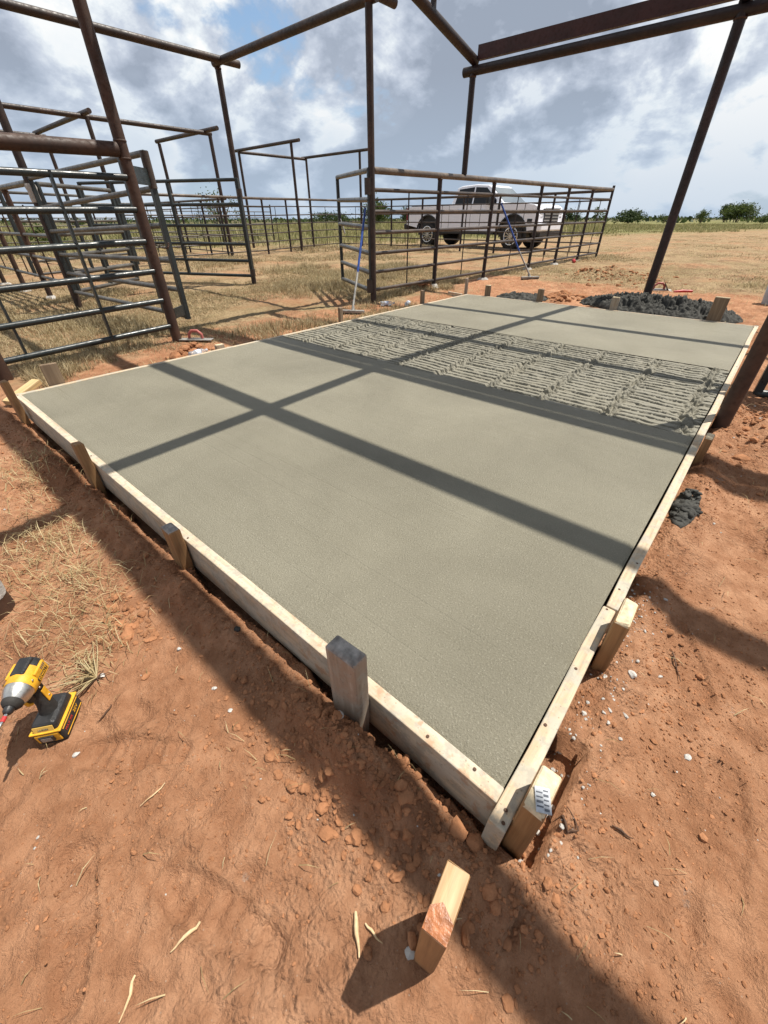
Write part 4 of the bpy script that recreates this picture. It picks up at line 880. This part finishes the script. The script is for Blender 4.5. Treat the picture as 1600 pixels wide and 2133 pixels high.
hd = MB(); hd.tube([(-.004, 0, .075), (-.010, 0, .11), (-.013, 0, .145), (-.010, 0, .182)], [.024, .0195, .019, .022], 18); hd.build('handle', MAT['rubber'], drv)
rbox('handle_plate', (-.012, .0195, .140), (.018, .003, .045), 'yellow', drv, .001)
tr = MB(); tr.tube([(.012, 0, .155), (.018, 0, .167), (.014, 0, .182)], [.010, .012, .010], 12); tr.build('trigger', MAT['black'], drv)
MB().tube([(.012, 0, .184), (.034, 0, .176), (.030, 0, .156), (.020, 0, .146)], .0045, 8).build('trigger_guard', MAT['yellow'], drv)
BZ = .208
def ring(name, prof, mat, n=28): return MB().lathe(prof, (0, 0, BZ), (1, 0, 0), n).build(name, MAT[mat], drv)
ring('rear_housing', [(-.068, .012), (-.066, .024), (-.058, .0325), (-.036, .034), (-.034, .034)], 'black')
ring('motor_housing', [(-.034, .0345), (-.008, .0355), (.014, .0345), (.018, .033)], 'yellow')
ring('nose_case', [(.018, .0325), (.030, .0315), (.044, .027), (.052, .0225)], 'silver')
ring('nose_bumper', [(.052, .0235), (.058, .023), (.066, .017), (.069, .013)], 'rubber')
ring('chuck_collar', [(.069, .0115), (.078, .011), (.082, .009), (.084, .0075)], 'black')
ring('bit_shank', [(.084, .004), (.092, .004)], 'chrome', 8); ring('bit_sleeve', [(.092, .0052), (.106, .0052)], 'red', 12); ring('bit_tip', [(.106, .0042), (.118, .0042), (.124, .0022)], 'chrome', 8)
rbox('top_cap', (-.030, 0, BZ+.0305), (.056, .034, .012), 'black', drv, .005)
for sy in (1, -1):
    rbox('vent_panel', (-.030, sy*.0325, BZ+.004), (.050, .008, .034), 'yellow', drv, .003)
    for i in range(4): rbox('vent_slot', (-.046+i*.005, sy*.0368, BZ+.013), (.0022, .0012, .010), 'ink', drv, .0003)
    rbox('name_strip', (-.026, sy*.0366, BZ-.002), (.046, .0012, .011), 'black', drv, .0004)
text('DEWALT', .0105, (-.026, .0376, BZ-.002), (PI/2, 0, PI), 'yellow', drv); text('DEWALT', .0105, (-.026, -.0376, BZ-.002), (PI/2, 0, 0), 'yellow', drv)
rbox('neck', (-.012, 0, .184), (.046, .040, .018), 'black', drv, .006)

drv.scale = (.92, .92, 1.0)
for sy in (1, -1):
    for sx, sz in ((-.052, BZ-.014), (.008, BZ+.016), (.006, BZ-.018), (-.014, .130)):
        q = MB().lathe([(0, .0032), (.0012, .0028)], (0, 0, 0), (0, sy, 0), 10).build('screw', MAT['silver'], drv); q.location = (sx, sy*(.0345 if sz > .15 else .0212), sz)
# ------------------------------------------------------------------ white pickup
TR = thing('pickup_truck', 'white crew cab pickup truck parked behind the pipe fences', 'pickup', (18.17, 12.56, -.005), math.atan2(-4.10, -.22))
WB = 4.10
def arc(cx, cz, r, a0, a1, n=10): return [(cx+r*math.cos(R(a0+(a1-a0)*i/n)), cz+r*math.sin(R(a0+(a1-a0)*i/n))) for i in range(n+1)]
poly = [(-1.22, .78), (-1.24, 1.38), (-1.18, 1.42), (1.06, 1.43), (1.08, 1.46), (3.50, 1.47), (4.30, 1.46), (4.86, 1.41), (5.04, 1.33), (5.12, 1.10), (5.12, .80), (5.06, .66), (WB+.60, .62)]
poly += arc(WB, .52, .62, 10, 170)+[(WB-.62, .60), (.62, .60)]+arc(0, .52, .62, 8, 172)+[(-.62, .68)]
MB().prism(poly, -.98, .98).build('body', MAT['white'], TR, .05, 3)
gh = [(1.13, 1.45), (1.30, 1.99), (1.50, 2.055), (2.20, 2.085), (2.72, 2.05), (2.86, 2.0), (3.60, 1.46)]
def gy_(z): return .93-(z-1.45)*.30
m = MB(); n = len(gh); vs = [(x, -gy_(z), z) for x, z in gh]+[(x, gy_(z), z) for x, z in gh]
m.add(vs, [tuple(range(n)), tuple(range(n, 2*n))[::-1]]+[(i+n, (i+1) % n+n, (i+1) % n, i) for i in range(n)]); m.build('cab', MAT['white'], TR, .03, 3)
for s in (-1, 1):
    for w_ in ([(1.32, 1.47), (1.42, 1.95), (2.12, 2.00), (2.14, 1.47)], [(2.20, 1.47), (2.18, 2.00), (2.68, 1.97), (3.24, 1.58), (3.26, 1.47)]):
        MB().add([(x, s*(gy_(z)+.006), z) for x, z in w_], [tuple(range(len(w_)))]).build('side_window', MAT['glass'], TR)
def slope(y, t, o=.008): return (2.86+(3.60-2.86)*t+o, y, 2.0-(2.0-1.46)*t+o)
MB().add([slope(-.70, .05), slope(.70, .05), slope(.84, .93), slope(-.84, .93)], [(0, 1, 2, 3)]).build('windscreen', MAT['wind'], TR)
MB().add([(1.13, -.8, 1.52), (1.13, .8, 1.52), (1.265, .7, 1.93), (1.265, -.7, 1.93)], [(0, 1, 2, 3)]).build('rear_window', MAT['glass'], TR)
MB().box((-.06, 0, 1.40), (2.1, 1.62, .09)).build('bed_well', MAT['black'], TR)
for s in (-1, 1):
    MB().box((2.05, s*.99, .52), (2.6, .14, .07)).build('running_board', MAT['black'], TR, .01)
    for xx in (1.10, 2.16, 3.38): MB().box((xx, s*.981, 1.05), (.012, .004, .80)).build('door_seam', MAT['black'], TR)
    for xx in (1.95, 3.0): MB().box((xx-.62+.3, s*.992, 1.28), (.20, .025, .035)).build('door_handle', MAT['white'], TR, .008)
    MB().box((3.02, s*1.12, 1.56), (.14, .22, .27)).build('mirror', MAT['black'], TR, .03)
    MB().box((-1.20, s*.93, 1.16), (.10, .12, .44)).build('tail_light', MAT['lens'], TR, .015)
    hl = MB().box((5.0, s*.80, 1.10), (.22, .32, .30)).build('headlight', MAT['black'], TR, .03)
    MB().box((5.105, s*.78, 1.14), (.03, .22, .07)).build('lamp', MAT['chrome'], hl, .01); MB().box((5.105, s*.78, 1.03), (.03, .20, .07)).build('lamp', MAT['chrome'], hl, .01)
    MB().box((5.17, s*.72, .60), (.06, .20, .10)).build('fog_lamp', MAT['black'], TR, .01)
    MB().box((4.78, s*.985, .92), (.20, .012, .14)).build('fender_vent', MAT['black'], TR, .004)
    for xx in (0, WB):
        f = MB(); f.prism(arc(xx, .52, .63, 6, 174)+arc(xx, .52, .585, 174, 6), s*.985-.02, s*.985+.02); f.build('arch_trim', MAT['black'], TR)
        MB().prism(arc(xx, .52, .60, -10, 190), s*.60-.02, s*.60+.30 if s > 0 else s*.60-.30).build('wheel_well', MAT['black'], TR)
        whl = MB(); whl.lathe([(-.14, .29), (-.15, .40), (-.12, .445), (.12, .445), (.15, .40), (.14, .29)], (xx, s*.86, .445), (0, 1, 0), 36); wo_ = whl.build('wheel', MAT['rubber'], TR)
        rim = MB(); rim.lathe([(.138, .305), (.156, .30), (.156, .272), (.144, .262)], (xx, s*.86, .445), (0, s, 0), 36); rim.build('rim', MAT['chrome'], wo_)
        sp_ = MB()
        for k in range(12):
            a = 2*PI*k/12; rot = Matrix.Rotation(-a, 3, 'Y'); sp_.box(Vector((xx, s*1.009, .445))+rot @ Vector((.155, 0, 0)), (.24, .010, .030), rot)
        sp_.lathe([(.143, .07), (.16, .06)], (xx, s*.86, .445), (0, s, 0), 16); sp_.build('spokes', MAT['chrome'], wo_)
        MB().lathe([(.143, .258), (.1465, .258)], (xx, s*.86, .445), (0, s, 0), 28).build('brake_disc', MAT['black'], wo_)
MB().box((5.09, 0, 1.08), (.10, 1.22, .42)).build('grille', MAT['black'], TR, .02)
for k in range(4): MB().box((5.145, 0, .94+k*.095), (.02, 1.14, .022)).build('grille_bar', MAT['silver'], TR)
MB().box((5.155, 0, 1.30), (.03, 1.26, .05)).build('grille_chrome', MAT['chrome'], TR, .01)
MB().box((5.16, 0, .73), (.20, 1.92, .24)).build('front_bumper', MAT['white'], TR, .05)
MB().box((5.14, 0, .52), (.14, 1.7, .16)).build('air_dam', MAT['black'], TR, .03)
MB().box((-1.30, 0, .72), (.22, 1.94, .22)).build('rear_bumper', MAT['black'], TR, .04)
MB().box((4.2, 0, 1.475), (1.3, .9, .03)).build('bonnet_scoop', MAT['white'], TR, .015)
MB().box((1.95, 0, .58), (5.6, 1.2, .22)).build('chassis', MAT['black'], TR)
m = MB(); m.tube([(.0, -.7, .445), (0, .7, .445)], .07, 10); m.tube([(WB, -.7, .445), (WB, .7, .445)], .07, 10); m.build('axles', MAT['black'], TR)

# ------------------------------------------------------------------ trees and scrub far away
def dirpx(px, dist, py=455):
    d = FWD+RIGHT*(px-800)/FPX-UP*(py-1066.5)/FPX; d = d/np.hypot(d[0], d[1]); return CAM[0]+d[0]*dist, CAM[1]+d[1]*dist
def bush(name, label, px, dist, wdt, hgt, n, leaf, mat='leaf', trunk=True, clumps=14, cat='bush', group='bushes on the plain', skew=0):
    x0, y0 = dirpx(px, dist); t = thing(name, label, cat, (x0, y0, 0), 0, group)
    a = RNG.uniform(0, 2*PI, clumps); rr = np.sqrt(RNG.uniform(0, 1, clumps)); cz = RNG.uniform(.28, .88, clumps)
    tp = np.sqrt(np.clip(1-((cz-.45)/.55)**2, .12, 1))
    C = np.stack([np.cos(a)*rr*wdt/2*tp*.85+skew*cz*wdt*.2, np.sin(a)*rr*wdt/2*tp*.85, cz*hgt], 1); sg = RNG.uniform(.07, .16, clumps)*wdt
    i = RNG.integers(0, clumps, n); P_ = C[i]+RNG.normal(0, 1, (n, 3))*sg[i][:, None]*[1, 1, .75*hgt/wdt*1.3]; P_[:, 2] = np.maximum(P_[:, 2], .03*hgt)
    u = RNG.normal(0, 1, (n, 3)); u /= np.linalg.norm(u, axis=1)[:, None]; v = np.cross(u, RNG.normal(0, 1, (n, 3))); v /= np.linalg.norm(v, axis=1)[:, None]
    s = leaf*RNG.uniform(.5, 1.3, n)[:, None]; V = np.stack([P_-u*s, P_+v*s*.45, P_+u*s, P_-v*s*.45], 1).reshape(-1, 3)
    np_mesh('crown', V, np.arange(4*n), np.arange(n)*4, np.full(n, 4), MAT[mat], False, t)
    if trunk:
        m = MB()
        for k in range(5):
            c = C[k % clumps]; m.tube([(RNG.normal(0, .04*wdt), RNG.normal(0, .04*wdt), -.2), (c[0]*.35, c[1]*.35, c[2]*.5), (c[0], c[1], c[2]*1.05)], [hgt*.035, hgt*.022, hgt*.006], 6)
        m.build('trunk', MAT['trunk'], t)
bush('mesquite_tree', 'biggest round green tree on the horizon right of the tall post', 1535, 150, 6.6, 3.5, 5200, .22, 'leaf', clumps=30, cat='tree', skew=-.2)
bush('mesquite_tree', 'dark upper clump growing at the back of the biggest tree', 1510, 156, 3.0, 3.6, 2200, .22, 'leafdark', clumps=12, cat='tree')
bush('mesquite_tree', 'thin half bare grey tree at the right edge of the biggest tree', 1560, 148, 2.6, 3.1, 520, .17, 'leaf', clumps=9, cat='tree')
bush('scrub_bush', 'small light green bush between the tall post and the biggest tree', 1463, 120, 2.8, 2.0, 900, .16, 'leaf', clumps=9)
bush('scrub_bush', 'low wide dark bush just right of the fence corner', 1312, 115, 6.2, 2.2, 2400, .2, 'leafdark', clumps=18)
bush('scrub_bush', 'pale thin bush seen through the last bay of the long fence', 1245, 100, 2.6, 2.7, 420, .15, 'leaf', clumps=8)
bush('scrub_bush', 'round dark bush just ahead of the pickup grille', 1190, 95, 3.0, 2.2, 1500, .17, 'leafdark', clumps=10)
bush('scrub_bush', 'bright green bush left of the pickup behind the tall middle post', 786, 60, 3.6, 2.7, 2000, .15, 'leaf', clumps=12)
bush('scrub_bush', 'small dark bush touching the tail of the pickup', 846, 80, 2.2, 2.5, 900, .15, 'leafdark', clumps=8)
bush('scrub_bush', 'loose twiggy tree seen through the dark six rail gate', 462, 52, 4.2, 3.2, 600, .12, 'leaf', clumps=12, cat='tree')
bush('scrub_bush', 'low dark bushes left of the short gate beyond the far fence', 690, 85, 6.5, 1.9, 1800, .17, 'leafdark', clumps=16)
bush('scrub_bush', 'low green bush directly right of the tall post base line', 1385, 125, 3.0, 1.5, 700, .16, 'leaf', clumps=8)
bush('scrub_bush', 'small bush at the far right edge of the horizon', 1592, 125, 3.4, 1.6, 800, .16, 'leaf', clumps=8)
bush('scrub_bush', 'grey green weed clump inside the far left pens', 75, 24, 1.5, .8, 700, .06, 'leaf', trunk=False, clumps=8)
# far scrub as one mass
n = 1700; a = R(40.85)+np.radians(RNG.uniform(-60, 60, n)); rr = RNG.uniform(130, 700, n); x = rr*np.cos(a); y = rr*np.sin(a); C = np.stack([x, y, RNG.uniform(.1, .9, n)*(.6+rr/700)], 1)
k = 6; P_ = np.repeat(C, k, 0)+RNG.normal(0, 1, (n*k, 3))*[1.6, 1.6, .35]; P_[:, 2] = np.abs(P_[:, 2]); u = RNG.normal(0, 1, (n*k, 3)); u /= np.linalg.norm(u, axis=1)[:, None]; v = np.cross(u, RNG.normal(0, 1, (n*k, 3))); v /= np.linalg.norm(v, axis=1)[:, None]
s = RNG.uniform(.3, .9, (n*k, 1)); V = np.stack([P_-u*s, P_+v*s*.6, P_+u*s, P_-v*s*.6], 1).reshape(-1, 3)
o = np_mesh('distant_scrub', V, np.arange(4*n*k), np.arange(n*k)*4, np.full(n*k, 4), MAT['leafdark'], False); tag(o, 'dark line of scrub along the horizon', 'scrub', kind='stuff')
